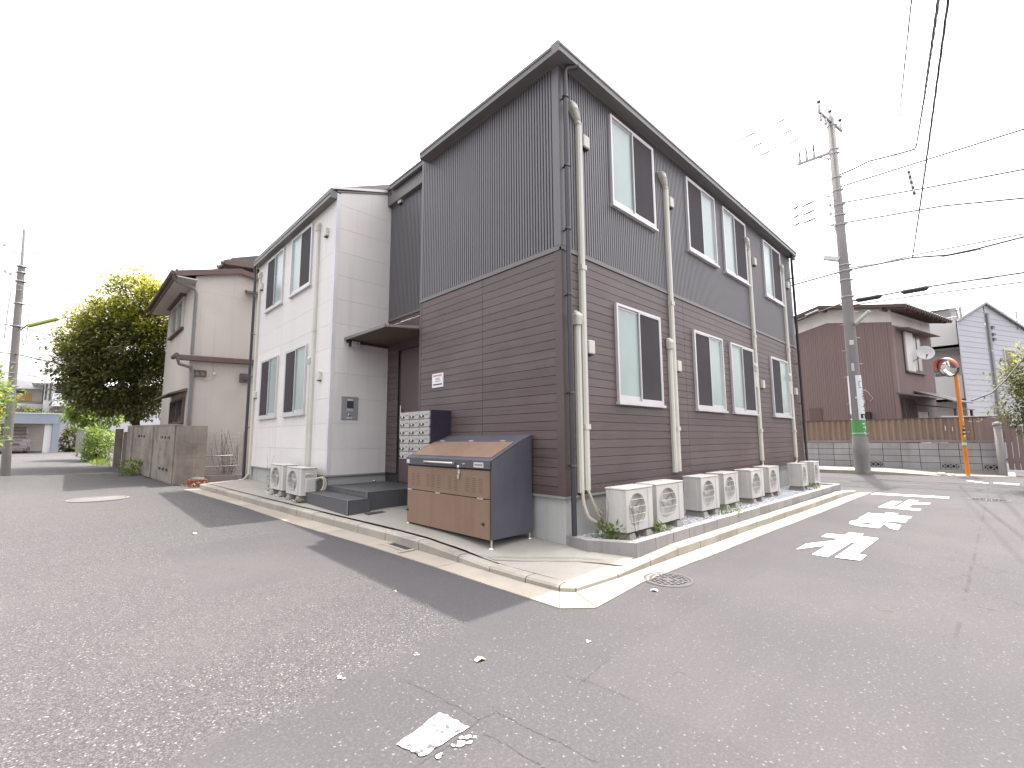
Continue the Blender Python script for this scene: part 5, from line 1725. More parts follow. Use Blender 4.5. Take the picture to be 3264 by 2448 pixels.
for tt in (.06, .25):
    p = arm0.lerp(arm1, tt) - Vector((0, 0, .04))
    b = MB(); b.lathe(p, [(.02, 0), (.05, -.06), (.03, -.12), (.05, -.18), (.04, -.24), (.001, -.25)], 12); part('hanging_insulator', b, M['porcelain'], ca)
b = MB(); b.beam((px, py, 10.72), (px, .68, 10.74), .06, .07); b.beam((px, py, 10.45), (px, .05, 10.71), .03, .03); a2 = part('cable_arm', b, M['galv'], UP)
for y in (.60, .39, .17):
    b = MB(); b.lathe((px, y, 10.78), [(.03, 0), (.055, .06), (.035, .12), (.05, .16), (.026, .20), (.022, .44), (.010, .50), (.001, .50)], 12); ins = part('insulator', b, M['porcelain'], a2)
    b = MB(); b.lathe((px, y, 10.99), [(.030, 0), (.022, .24), (.010, .30), (.001, .30)], 10); part('insulator_cap', b, M['pipe_dark'], ins)
    b = MB(); b.tube([(px, y, 10.74), (px, y - .05, 10.50), (px, y * .6 - .1, 10.36), (px, y * .25 - .22, 10.45), (px, py, 10.62)], .008, 6); part('drop_lead', b, M['wire'], a2)
b = MB(); b.beam((px - .05, py + .1, 7.0), (px - .12, .12, 7.16), .16, .13); part('control_box', b, M['whitetrim'], UP)
b = MB(); b.tube([(px, py - .12, 4.72), (px, -.60, 4.86)], .02, 8); la = part('lamp_bracket', b, M['galv'], UP)
b = MB(); b.beam((13.6, -.55, 4.80), (13.6, -.95, 5.14), .17, .09); part('street_lamp_head', b, M['lampglass'], la, bevel=.03, seg=2)
for z in (9.22, 8.9, 8.6, 8.2):
    b = MB(); b.lathe((px - .05, py + .22, z), [(.03, -.03), (.045, 0), (.03, .03)], 10); b.beam((px, py, z), (px - .05, py + .22, z), .03, .03); part('low_insulator', b, M['porcelain'], UP)
b = MB(); b.tube([(px - .1, py + .18, 9.1), (px - .14, py + .20, 8.6), (px - .12, py + .16, 8.2), (px - .05, py + .1, 7.9)], .012, 6); part('riser_cable', b, M['wire'], UP)

# ------------------------------------------------------------------ overhead cables
def sag(p, q, s, n=14):
    p, q = Vector(p), Vector(q)
    return [p.lerp(q, i / n) - Vector((0, 0, s * 4 * (i / n) * (1 - i / n))) for i in range(n + 1)]
def cable(lab, pts, r, mat='wire', group='overhead cables', name='overhead_cable'):
    b = MB(); b.tube(pts, r, 6); return solo(name, b, M[mat], lab, 'cable', group)
def twisted(lab, pts, r, name='twisted_cable'):
    t = thing(name, lab, 'cable', pts[0], 0, 'overhead cables')
    pts = [Vector(p) for p in pts]
    fine = []
    for a, c in zip(pts, pts[1:]):
        n = max(2, int((c - a).length / .12))
        fine += [a.lerp(c, i / n) for i in range(n)]
    fine.append(pts[-1])
    for k in range(3):
        q = []
        for i, p in enumerate(fine):
            d = (fine[min(i + 1, len(fine) - 1)] - fine[max(0, i - 1)]).normalized()
            s = d.cross(Vector((0, 0, 1))).normalized()
            u = s.cross(d)
            a = i * .55 + k * 2.094
            q.append(p + (s * math.cos(a) + u * math.sin(a)) * r)
        b = MB(); b.tube(q, r * .8, 5); part('strand', b, M['wire'], t)
    return t
far = -34
cable('topmost thick dark cable leaving the right pole, kinking upward into a twisted bundle', [(px, -.5, 9.86), (px, -.8, 9.88), (px, -1.28, 9.97), (px, -1.98, 9.88), (px, -2.37, 9.85), (px, -2.43, 9.98)], 0.0243)
cable('second dark cable from the right pole, meeting the thin twisted one near its middle', sag((px, -.5, 9.44), (px, far, 8.9), .0), .0216)
cable('third dark cable down on the right pole, passing behind the striped tube', sag((px, -.5, 8.88), (px, far, 8.9), .0)[:1] + [(px, -2.5, 8.56), (px, -4.6, 8.26), (px, -8, 7.9), (px, -16, 7.8)], 0.0216)
cable('fourth dark cable on the right pole, above the telephone bundle', [(px, -.5, 8.19), (px, -1.6, 8.04), (px, -2.83, 7.88), (px, -4.4, 7.50), (px, -8, 7.2), (px, -16, 7.0)], 0.0216)
cable('upper line of the telephone bundle right of the pole', [(px, 7, 6.15), (px, .94, 6.60), (px, -.35, 6.68), (px, -1.3, 6.60), (px, -2.2, 6.62), (px, -4.3, 6.55), (px, -12, 6.3)], 0.0175)
cable('thick middle line of the telephone bundle right of the pole', [(px - .03, 7, 6.0), (px - .03, .94, 6.50), (px - .03, -.4, 6.60), (px - .03, -1.4, 6.57), (px - .03, -2.05, 6.55), (px - .03, -2.8, 6.40), (px - .03, -3.4, 6.40), (px - .03, -4.3, 6.46), (px - .03, -12, 6.2)], 0.0243)
cable('lower thin line of the telephone bundle right of the pole', [(px + .04, 7, 5.7), (px + .04, .9, 6.25), (px + .04, -.4, 6.42), (px + .04, -2.0, 6.42), (px + .04, -4.3, 6.36), (px + .04, -12, 6.1)], 0.0121)
lowc = cable('heavy low cable carrying two black splice closures over the brown house', [(px, 7, 4.4), (px, 1.06, 5.24), (px, .68, 5.34), (px, -.22, 5.55), (px, -.6, 5.58), (px, -2.3, 5.60), (px, -4.2, 5.52), (px, -12, 5.3)], 0.0230)
cable('low thin cable just under the one with the black closures', [(px + .03, -.4, 5.45), (px + .03, -2.0, 5.40), (px + .03, -4.2, 5.28), (px + .03, -12, 5.0)], 0.0162)
cable('faint thin line over the brown house roof above the black closures', [(px + .06, -.4, 5.93), (px + .06, -4.2, 5.45), (px + .06, -12, 5.0)], .009, 'wire_faint')
for a, c, lab in ((-.66, -1.20, 'black splice closure on the low cable nearer the right pole'), (-1.78, -2.28, 'black splice closure on the low cable farther from the right pole')):
    t = thing('splice_closure', lab, 'cable closure', (px, (a + c) / 2, 5.5), 0, 'splice closures on the low cable')
    b = MB(); b.tube([(px, a + .06, 5.585), (px, a, 5.57), (px, c, 5.57), (px, c - .06, 5.585)], lambda u: .075 if .1 < u < .9 else .03, 10); part('shell', b, M['pipe_dark'], t)
    b = MB()
    for i in range(5): b.tube([(px, a - .08 - i * (a - c - .16) / 4, 5.57), (px, a - .11 - i * (a - c - .16) / 4, 5.57)], .079, 10)
    part('clamp_rib', b, M['black'], t)
t = thing('splice_closure', 'thin grey closure on the low cable left of the right pole', 'cable closure', (px, .75, 5.35), 0, None)
b = MB(); b.tube([(px - .02, .42, 5.46), (px - .02, .80, 5.35)], .035, 8); part('shell', b, M['galv'], t)
twisted('thin twisted cable coming down from overhead to the second cable, leftmost of the three', [(-1, -3.60, 5.5), (3, -3.12, 6.57), (8, -2.52, 7.86), (px, -1.83, 9.42)], .0055)
twisted('thick twisted cable coming down from overhead, middle of the three', [(-1, -3.70, 5.1), (3, -3.35, 6.40), (8, -2.92, 8.02), (px, -2.43, 9.98)], .011)
twisted('thick twisted cable coming down from overhead to the telephone bundle, rightmost of the three', [(-1, -3.94, 6.2), (3, -3.43, 6.34), (8, -2.79, 6.40), (px, -2.06, 6.56)], .009)
for i, p in enumerate(HV):
    cable(('nearest', 'middle', 'farthest')[i] + ' thin high voltage line over the crossarm of the right pole', [(p.x, 9, p.z - .25), (p.x, 1.2, p.z - .12), p, (p.x, -2, p.z - .02), (p.x, -6, p.z - .2), (p.x, -16, p.z - .7)], .007, 'wire_faint', 'high voltage lines')
    for y in ((.75, 1.05), (1.7, 2.0)):
        b = MB(); b.tube([(p.x, y[0], p.z - .08), (p.x, y[1] + .35, p.z - .115)], lambda u: .026 - .014 * u, 6)
        solo('line_sleeve', b, M['wire'], ('nearest', 'middle', 'farthest')[i] + ' high voltage line, ' + ('sleeve nearer the pole' if y[0] < 1 else 'sleeve farther left of the pole'), 'line sleeve', 'sleeves on the high voltage lines')
for i, (z, s) in enumerate(((9.28, 1.6), (8.97, 1.6), (8.68, 1.75))):
    t = thing('service_line', ('upper', 'middle', 'lower')[i] + ' short service line with spindle sleeves left of the right pole', 'cable', (px - .05, -.1, z), 0, 'service lines left of the pole')
    b = MB(); b.tube([(px - .05, -.15, z), (px - .05, .5, z - .10), (px - .05, 1.6, z - .25), (px - .05, 8, z - .9)], .008, 5); part('line', b, M['wire_faint'], t)
    for (ya, yb) in ((.25, .62), (.72, .9)):
        b = MB(); b.tube([(px - .05, ya, z - .055), (px - .05, (ya + yb) / 2, z - .09), (px - .05, yb, z - .12)], lambda u: .026 * (1 - abs(u - .5)) + .006, 6); part('sleeve', b, M['wire'], t)
    b = MB(); b.tube([(px - .05, .7, z - .12), (px - .05, .5, z - .17), (px - .05, .2, z - .20)], .006, 5); part('tail', b, M['wire'], t)
t = thing('striped_tube', 'hanging black and white striped cable cover beside the rightmost twisted cable', 'cable cover', (px, -2.22, 8.4))
for i in range(9):
    z0, z1 = 9.23 - i * .087, 9.23 - (i + 1) * .087 + .004
    y0, y1 = -2.18 - i * .009, -2.18 - (i + 1) * .009
    b = MB(); b.tube([(px, y0, z0), (px, y1, z1)], .038, 10); part('stripe', b, M['wire' if i % 2 == 0 else 'whitetrim'], t)
cable('drooping cable behind the right bush, slanting down to the left', [(9.24, -3.06, 2.0), (9.52, -3.35, 2.15), (9.71, -3.57, 2.41), (9.95, -3.88, 2.87), (10.3, -4.3, 3.6)], .014)
cable('thin wire sloping from the telephone bundle to the heavy low cable at the right', [(px, -3.4, 6.42), (px, -3.9, 6.1), (px, -4.25, 5.56)], .006)

# ------------------------------------------------------------------ houses behind on the right
AP = thing('white_apartments', 'off-white apartment block with two balconies between the brown and the pale blue house', 'apartment building', (28, -1.5, .3))
AX = 27.0
b = MB(); b.box(AX + .9, -2.9, .2, AX + 6, 4, 7.0); part('wall', b, M['apt'], AP)
b = MB(); b.box(AX + 1.2, -2.15, 7.0, AX + 5, 2.2, 7.72); part('upper_wall', b, M['apt'], AP)
b = MB(); b.hexa([(AX + .9, -2.4, 7.72), (AX + 5.5, -2.4, 7.72), (AX + 5.5, 2.6, 7.72), (AX + .9, 2.6, 7.72)], [(AX + 1.6, -1.95, 8.45), (AX + 5, -1.95, 8.45), (AX + 5, 2.0, 8.45), (AX + 1.6, 2.0, 8.45)]); part('roof', b, M['bluehouse'], AP)
for z0, z1 in ((5.6, 6.9), (2.95, 4.2)):
    b = MB(); b.box(AX, -2.47, z0, AX + .12, 2, z1); b.box(AX, -2.47, z0, AX + .95, -2.36, z1); b.box(AX, -2.47, z0, AX + .95, 2, z0 + .12); bl = part('balcony', b, M['apt'], AP)
    b = MB(); b.tube([(AX + .06, -2.42, z1 + .18), (AX + .06, 2, z1 + .18)], .025, 6)
    for y in (-2.42, -1.9, -1.4, -.9): b.tube([(AX + .06, y, z1), (AX + .06, y, z1 + .18)], .02, 6)
    part('balcony_rail', b, M['galv'], bl)
    b = MB(); b.box(AX + .88, -2.2, z0 + .15, AX + .9, -.6, z0 + 2.0); w_ = part('window', b, M['paleglass'], AP)
b = MB(); b.tube([(AX + .85, -2.55, .3), (AX + .85, -2.55, 7.7)], .05, 8); part('downpipe', b, M['galv'], AP)

BH = thing('pale_blue_house', 'pale blue-grey house with a boarded gable at the far right', 'house', (29, -4, .3))
g0, g1 = Vector((26.1, -2.45)), Vector((31.6, -4.75))
gd = (g1 - g0).normalized()
gn = Vector((gd.y, -gd.x))
if gn.dot(Vector((-4, -3.4)) - g0) < 0: gn = -gn
FG = lambda s, o, z: (*(g0 + gd * s + (gn * o if o > -.5 else Vector((1, .05)) * -o)), z)
L1, LA = (g1 - g0).length, 2.35
roofz = lambda s: 6.72 + .44 * s if s < LA else 6.72 + .44 * LA - .30 * (s - LA)
b = MB(FG); b.hexa([(0, -.02, .2), (L1, -.02, .2), (L1, -4, .2), (0, -4, .2)], [(0, -.02, 6.7), (L1, -.02, 6.7), (L1, -4, 6.7), (0, -4, 6.7)]); part('core_wall', b, M['bluehouse'], BH)
z = .3
while z < 7.7:
    for a, c in ((0, LA - .05), (LA + .05, L1)):
        p = clip_top(a, c, z, z + .255, roofz)
        if len(p) >= 3:
            b = MB(FG)
            n = len(p)
            b.hexa([(s, -.02, q) for s, q in p], [(s, .004 + .010 * (1 - (q - z) / .26), q) for s, q in p])
            part('siding_board', b, M['bluehouse'], BH)
    z += .26
b = MB(FG)
for a, c in ((-.15, LA), (LA, L1 + .2)):
    b.hexa([(a, .14, roofz(a)), (c, .14, roofz(c)), (c, -4.2, roofz(c)), (a, -4.2, roofz(a))], [(a, .14, roofz(a) + .1), (c, .14, roofz(c) + .1), (c, -4.2, roofz(c) + .1), (a, -4.2, roofz(a) + .1)])
part('roof', b, M['galv'], BH)
b = MB(FG); b.tube([(LA + .1, .08, .3), (LA + .1, .08, 7.3)], .06, 8); part('downpipe', b, M['galv'], BH)
b = MB(FG); b.box(LA + 1.25, .0, 4.2, LA + 2.3, .06, 5.6); w_ = part('window', b, M['alu'], BH)
b = MB(FG); b.box(LA + 1.32, .05, 4.27, LA + 2.23, .065, 5.53); part('pane', b, M['darkglass'], w_)
for z in (5.95, 6.2, 6.55):
    b = MB(FG); b.box(LA + .35, .02, z, LA + .55, .12, z + .12); part('vent_hood', b, M['trim'], BH)
for (x, y, z, lab) in ((28.7, -2.4, 7.0, 'thin roof antenna above the white balcony'), (30.9, -4.5, 6.9, 'thin roof antenna at the right edge above the pale blue house')):
    t = thing('roof_antenna', lab, 'antenna', (x, y, z), 0, 'roof antennas')
    b = MB(); b.tube([(x, y, z - .2), (x, y, z + .75)], .025, 6); part('mast', b, M['wire_faint'], t)
    b = MB(); b.tube([(x - .5, y + .5, z + .72), (x + .5, y - .5, z + .72)], .018, 6)
    for i in range(5): 
        q = Vector((x - .4 + i * .2, y + .4 - i * .2, z + .72)); b.tube([q + Vector((.2, .2, 0)), q - Vector((.2, .2, 0))], .012, 5)
    part('elements', b, M['wire_faint'], t)

# ------------------------------------------------------------------ trees and bushes
def crown(b, blobs, n, L, rough=.35, shell=.62):
    """leaf clumps spread through overlapping uneven ellipsoids: (centre, radii)"""
    wts = [r[0] * r[1] * r[2] for _, r in blobs]
    tot = sum(wts)
    for (c, r), w in zip(blobs, wts):
        k = int(n * w / tot)
        clumps = max(6, k // 26)
        for _ in range(clumps):
            while True:
                v = Vector((rnd.gauss(0, 1), rnd.gauss(0, 1), rnd.gauss(0, 1)))
                if v.length > .1: break
            v.normalize()
            rad = shell + (1 - shell) * rnd.random() ** .6
            rad *= 1 + rnd.uniform(-rough, rough) * .5
            cc = Vector(c) + Vector((v.x * r[0], v.y * r[1], v.z * r[2])) * rad
            cr = .10 + .14 * min(r) * rnd.random()
            for _ in range(26):
                o = Vector((rnd.gauss(0, 1), rnd.gauss(0, 1), rnd.gauss(0, .8))) * cr
                d = (v + Vector((rnd.uniform(-1, 1), rnd.uniform(-1, 1), rnd.uniform(-1.1, .6)))).normalized()
                leaf(b, cc + o, d, (rnd.uniform(-.4, .4), rnd.uniform(-.4, .4), 1), L * rnd.uniform(.7, 1.3), L * .5)
def branches(b, base, tops, r0):
    for tpt in tops:
        p, q = Vector(base), Vector(tpt)
        m = p.lerp(q, .5) + Vector((rnd.uniform(-.15, .15), rnd.uniform(-.15, .15), .15))
        b.tube([p, m, q], r0, 7, True, r0 * .3)
gz0 = h(-2.2, 18.3)
t = thing('street_tree', 'tall bushy tree, yellow-green on top and dark below, behind the old block wall', 'tree', (-2.15, 18.3, gz0))
b = MB()
b.tube([(-2.15, 18.3, gz0 - .1), (-2.18, 18.35, 1.6), (-2.3, 18.4, 2.6), (-2.5, 18.5, 4.2)], .15, 10, True, .07)
branches(b, (-2.2, 18.35, 1.75), [(-3.2, 18.9, 3.0), (-1.6, 18.0, 3.0), (-2.8, 17.7, 3.1), (-3.6, 19.3, 4.0), (-1.7, 18.6, 4.2), (-2.6, 18.2, 5.6), (-3.0, 19.0, 5.2)], .05)
part('trunk', b, M['bark'], t)
low = [((-2.75, 18.6, 3.3), (1.25, 1.5, 1.0)), ((-3.6, 19.3, 4.2), (.95, 1.2, 1.1)), ((-2.0, 17.9, 3.6), (.75, 1.2, 1.0)), ((-2.6, 18.3, 4.6), (1.15, 1.4, 1.1)), ((-3.3, 19.0, 3.1), (1.0, 1.2, .7)), ((-2.2, 18.0, 2.6), (.8, 1.0, .5)), ((-1.75, 17.7, 4.7), (.65, 1.0, .8))]
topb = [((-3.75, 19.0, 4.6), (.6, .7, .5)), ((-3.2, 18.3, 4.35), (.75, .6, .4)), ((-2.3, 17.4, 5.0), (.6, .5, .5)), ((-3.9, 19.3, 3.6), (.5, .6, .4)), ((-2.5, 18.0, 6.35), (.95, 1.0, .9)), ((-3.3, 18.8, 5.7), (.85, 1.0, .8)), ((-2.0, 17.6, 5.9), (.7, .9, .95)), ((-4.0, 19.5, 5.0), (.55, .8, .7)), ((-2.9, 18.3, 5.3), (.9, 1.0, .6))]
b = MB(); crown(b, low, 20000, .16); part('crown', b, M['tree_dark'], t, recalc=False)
b = MB(); crown(b, topb, 12500, .14, .5); part('sunlit_leaves', b, M['tree_sunlit'], t, recalc=False)  # sunlit upper crown painted by leaf colour
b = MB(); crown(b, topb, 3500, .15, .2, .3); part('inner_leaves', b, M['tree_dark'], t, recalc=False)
z1 = h(-3.1, 24.6)
t = thing('small_tree', 'small bright green tree in the sun beyond the old block wall', 'tree', (-3.05, 24.6, z1))
b = MB(); b.tube([(-3.0, 24.6, z1 - .1), (-3.05, 24.7, 1.5), (-3.3, 24.9, 2.6)], .06, 8, True, .03); branches(b, (-3.05, 24.7, 1.4), [(-2.3, 24.2, 2.3), (-3.8, 25.2, 2.5)], .025); part('trunk', b, M['bark'], t)
b = MB(); crown(b, [((-3.4, 25.0, 2.9), (.75, .8, .65)), ((-2.7, 24.3, 2.3), (.75, .8, .45)), ((-3.7, 25.3, 2.3), (.5, .6, .4))], 3600, .17); part('crown', b, M['bush'], t, recalc=False)
t = thing('roadside_shrub', 'low yellow-green shrub at the foot of the small tree by the street', 'shrub', (-3.0, 23.4, h(-3, 23.4)))
b = MB(); crown(b, [((-3.0, 23.6, .95), (.45, .8, .55)), ((-2.9, 23.2, 1.5), (.4, .6, .4))], 1900, .15); part('foliage', b, M['bush'], t, recalc=False)
b = MB(); b.tube([(-3.0, 23.5, .3), (-3.0, 23.5, .9)], .03, 6); part('stem', b, M['bark'], t)
t = thing('hedge_bush', 'leafy green bush cut by the left frame edge behind the yellow guard', 'bush', (-5.75, 14.6, h(-5.6, 14.6)))
b = MB(); crown(b, [((-5.75, 14.6, 2.5), (.45, .8, .75)), ((-5.6, 14.5, 1.7), (.30, .6, .5)), ((-5.9, 14.9, 1.2), (.4, .7, .7))], 4600, .12); part('foliage', b, M['bush'], t, recalc=False)
b = MB(); b.tube([(-5.8, 14.6, .2), (-5.75, 14.6, 1.6)], .05, 7); part('stem', b, M['bark'], t)
t = thing('garden_bush', 'grey-green garden bush at the right frame edge before the pale blue house', 'bush', (11.75, -4.05, .1))
b = MB(); crown(b, [((11.7, -4.05, 2.55), (.45, .5, .6)), ((11.55, -3.95, 1.95), (.5, .5, .55)), ((11.9, -4.3, 1.6), (.5, .5, .5)), ((12.0, -4.3, 2.3), (.5, .5, .6))], 6500, .085); part('foliage', b, M['tree_dark'], t, recalc=False)
b = MB(); crown(b, [((11.68, -4.0, 2.7), (.45, .5, .55))], 900, .08); part('sunlit_leaves', b, M['tree_sunlit'], t, recalc=False)  # same sunlit leaf colour over the bush top
b = MB(); b.tube([(11.75, -4.1, .1), (11.72, -4.08, 1.6)], .05, 7); branches(b, (11.72, -4.08, 1.5), [(11.5, -3.9, 2.2), (11.9, -4.2, 2.3)], .02); part('stem', b, M['bark'], t)
b = MB()
for i in range(160):
    y = rnd.uniform(19.5, 23.5)
    p = (-3.05 + rnd.uniform(-.15, .35) - .03 * (y - 19), y, h(-3, y))
    leaf(b, p, (rnd.uniform(-.5, .5), rnd.uniform(-.5, .5), 1), (0, 1, 0), rnd.uniform(.08, .25), .03)
solo('roadside_grass', b, M['bush'], 'grass strip along the left street beyond the wall', kind='stuff', recalc=False)
weed('weed', -2.55, 14.6, h(-2.5, 14.5), .28, .42, 170, 'dark green weed at the foot of the old block wall', L=.12)

# ------------------------------------------------------------------ old block wall on the left street
ow = thing('old_block_wall', 'stained old concrete block garden wall with rows of small holes on the left', 'wall', (-2.4, 14, .2))
def wline(y): return -2.10 - (y - 10.6) * .058
def oblock(ya, yb, za, zb, par, mat='oldblock', jit=0.0):
    b = MB()
    xa, xb = wline(ya) + jit, wline(yb) + jit
    b.hexa([(xa, ya, za), (xb, yb, za), (xb + .11, yb, za), (xa + .11, ya, za)], [(xa, ya, zb), (xb, yb, zb), (xb + .11, yb, zb), (xa + .11, ya, zb)])
    return part('wall_block', b, M[mat], par)
HOLES = []
for k in range(17):
    ya, yb = 10.72 + k * .40, 10.72 + (k + 1) * .40 - .003
    g = h(-2.2, ya)
    pier = k in (6, 7, 14)
    for r in range(7):
        za = g + .04 + r * .203
        oblock(ya, yb, za, za + .200, ow, jit=-.03 if pier else rnd.uniform(-.004, .004))
        if r in (1, 5) and k in (1, 2, 3, 9, 10, 11) and not pier:
            HOLES.append(((ya + yb) / 2, za + .10))
for k in range(3):
    xa = -2.08 + k * .215
    for r in range(7):
        za = h(-2, 10.6) + .04 + r * .203
        b = MB(); b.box(xa, 10.60, za, xa + .213, 10.71, za + .201); part('wall_block', b, M['oldblock'], ow)
b = MB()
b.hexa([(wline(10.6) + .02, 10.62, .1), (wline(17.5) + .02, 17.5, .1), (wline(17.5) + .09, 17.5, .1), (wline(10.6) + .09, 10.62, .1)], [(wline(10.6) + .02, 10.62, 1.58), (wline(17.5) + .02, 17.5, 1.70), (wline(17.5) + .09, 17.5, 1.70), (wline(10.6) + .09, 10.62, 1.58)])
part('mortar', b, M['oldblock'], ow)
for (y, z) in HOLES:
    b = MB(); x = wline(y)
    for dy in (-.11, .06):
        b.prism([(y + dy - .028, z), (y + dy, z + .045), (y + dy + .028, z), (y + dy, z - .03)], x - .012, x + .02, 'x')
    part('vent_hole', b, M['hole'], ow)
b = MB(); b.hexa([(wline(10.6) - .012, 10.58, 1.655), (wline(17.5) - .012, 17.54, 1.78), (wline(17.5) + .125, 17.54, 1.78), (wline(10.6) + .125, 10.58, 1.655)], [(wline(10.6) - .012, 10.58, 1.685), (wline(17.5) - .012, 17.54, 1.81), (wline(17.5) + .125, 17.54, 1.81), (wline(10.6) + .125, 10.58, 1.685)]); part('coping', b, M['oldblock'], ow)
gp2 = thing('wooden_gate', 'dark recessed wooden gate at the far end of the old block wall', 'gate', (-2.55, 18.2, .3))
for i in range(6):
    b = MB(); b.box(-2.50, 17.66 + i * .2, h(-2.5, 18) + .05, -2.46, 17.84 + i * .2, 1.6); part('gate_board', b, M['brown_wood'], gp2)
b = MB(); b.box(-2.72, 18.95, h(-2.5, 19), -2.50, 19.2, 1.72); part('gate_pillar', b, M['oldblock'], gp2)

# ------------------------------------------------------------------ wire fence, planter and bare shrub in the gap
t = thing('wire_fence', 'low wire mesh fence between the old block wall and the white wing', 'fence', (-1.1, 11.0, .25))
for y0 in (11.0,):
    b = MB()
    for i in range(18): x = -1.62 + i * .065; b.tube([(x, y0, .36), (x, y0, 1.50)], .0028, 4, False)
    for i in range(12): z = .38 + i * .10; b.tube([(-1.64, y0, z), (-.50, y0, z)], .0028, 4, False)
    part('mesh', b, M['galv'], t)
for x in (-1.64, -1.02, -.5):
    b = MB(); b.tube([(x, 11.0, .2), (x, 11.0, 1.52 if x > -.6 else .62)], .018, 6); part('fence_post', b, M['galv'], t)
b = MB(); b.tube([(-1.64, 11.0, .60), (-.5, 11.0, .60)], .014, 6); b.tube([(-1.64, 11.02, .86), (-.75, 11.02, .88)], .014, 6); part('rail', b, M['galv'], t)
b = MB(); b.box(-1.68, 10.94, .1, -.45, 11.06, .36); solo('fence_footing', b, M['oldblock'], 'low mossy concrete footing under the wire fence in the gap', 'wall')
t = thing('bare_shrub', 'dry bare shrub with a few leaves behind the wire mesh fence', 'shrub', (-.75, 11.25, .25))
b = MB()
for i in range(16):
    p = Vector((-.78 + rnd.uniform(-.15, .15), 11.25, .3)); q = p + Vector((rnd.uniform(-.35, .35), rnd.uniform(-.1, .2), rnd.uniform(.6, 1.35)))
    b.tube([p, p.lerp(q, .5) + Vector((rnd.uniform(-.1, .1), 0, 0)), q], .006, 4)
part('twigs', b, M['straw'], t)
b = MB()
for i in range(170): leaf(b, (-.80 + rnd.gauss(0, .18), 11.22 + rnd.uniform(-.1, .1), .35 + abs(rnd.gauss(0, .32))), (rnd.uniform(-1, 1), rnd.uniform(-1, .3), rnd.uniform(-.8, .6)), (0, 0, 1), .07, .022)
part('leaves', b, M['tree_dark'], t, recalc=False, kind='stuff')
t = thing('brick_planter', 'small round red brick planter with dry leaves beside the old block wall', 'planter', (-1.62, 10.35, h(-1.6, 10.3)))
zz = h(-1.6, 10.3)
for r in range(2):
    for k in range(8):
        a = k * math.pi / 4 + r * .39
        c = Vector((-1.62 + math.cos(a) * .17, 10.38 + math.sin(a) * .17))
        tt = Vector((-math.sin(a), math.cos(a)))
        nn = Vector((math.cos(a), math.sin(a)))
        q = [c - tt * .062 - nn * .03, c + tt * .062 - nn * .03, c + tt * .062 + nn * .03, c - tt * .062 + nn * .03]
        b = MB(); b.hexa([(*p, zz + r * .075) for p in q], [(*p, zz + r * .075 + .068) for p in q]); part('brick', b, M['brickred'], t)
b = MB(); b.lathe((-1.62, 10.38, zz + .15), [(.001, .05), (.13, .04), (.16, 0), (.16, -.05)], 14); part('grey_lid', b, M['iron'], t)
b = MB()
for i in range(240):
    a, rr = rnd.uniform(0, 6.28), abs(rnd.gauss(0, .16))
    x, y = -1.60 + math.cos(a) * rr * 1.3, 10.08 + math.sin(a) * rr
    leaf(b, (x, y, max(h(x, y), 0) + .01 + rnd.random() * .10 * max(0, 1 - rr * 2.5)), (rnd.uniform(-1, 1), rnd.uniform(-1, 1), rnd.uniform(-.2, .5)), (0, 0, 1), .06, .03)
solo('dead_leaves', b, M['deadleaf'], 'heap of dry brown leaves at the foot of the brick planter', kind='stuff', recalc=False)

# ------------------------------------------------------------------ beige house
BG = thing('beige_house', 'old beige plaster house with brown eaves beside the white wing', 'house', (-1, 13, .25))
BX, BY = -1.77, 11.6
b = MB(); b.box(BX, BY, .1, 2.6, 16.2, 3.42); part('lower_wall', b, M['beige'], BG)
b = MB(); b.hexa([(BX - .001, BY - .001, 3.42), (2.6, BY - .001, 3.42), (2.6, 16.2, 3.42), (BX - .001, 16.2, 3.42)], [(BX - .001, BY - .001, 5.72), (2.6, BY - .001, 5.72), (2.6, 16.2, 5.72), (BX - .001, 16.2, 5.72)]); part('upper_wall', b, M['beige'], BG)
b = MB(); b.prism([(BX + .002, 5.80), (-.72, 6.158), (2.6, 5.55), (2.6, 5.4), (BX + .002, 5.4)], BY - .004, 16.18, 'y'); part('gable_wall', b, M['beige'], BG)
# roof: low gable, brown boards
b = MB()
b.prism([(BX - .5, 5.72), (-.72, 6.16), (-.72, 6.26), (BX - .5, 5.82)], BY - .10, 16.5, 'y')
b.prism([(-.72, 6.16), (2.9, 5.50), (2.9, 5.60), (-.72, 6.26)], BY - .10, 16.5, 'y')
rf2 = part('roof', b, M['roof_tile'], BG)
b = MB()
b.prism([(BX - .48, 5.66), (-.72, 6.10), (-.72, 6.24), (BX - .48, 5.80)], BY - .14, BY - .102, 'y')
b.prism([(-.715, 6.10), (2.8, 5.46), (2.8, 5.60), (-.715, 6.24)], BY - .14, BY - .102, 'y')
part('barge_board', b, M['brown_wood'], rf2)
b = MB(); b.box(BX - .50, BY - .32, 5.60, BX - .46, 16.4, 5.80); part('eave_board', b, M['brown_wood'], rf2)
b = MB(); b.tube([(BX - .57, BY - .3, 5.70), (BX - .57, 16.4, 5.72)], .055, 8); part('eave_gutter', b, M['brown_wood'], rf2)
b = MB(); b.box(BX - .46, BY - .3, 5.60, BX, 16.4, 5.63); part('soffit', b, M['beige'], rf2)
b = MB(); b.hexa([(BX - .30, BY - .16, 3.42), (2.6, BY - .16, 3.56), (2.6, BY, 3.56), (BX - .30, BY, 3.42)], [(BX - .30, BY - .16, 3.54), (2.6, BY - .16, 3.68), (2.6, BY, 3.72), (BX - .30, BY, 3.58)]); part('mid_eave', b, M['brown_wood'], BG)
b = MB(); b.tube([(BX - .34, BY - .26, 3.52), (BX - .34, BY + .3, 3.52)], .06, 8); part('mid_eave_gutter', b, M['brown_wood'], BG)
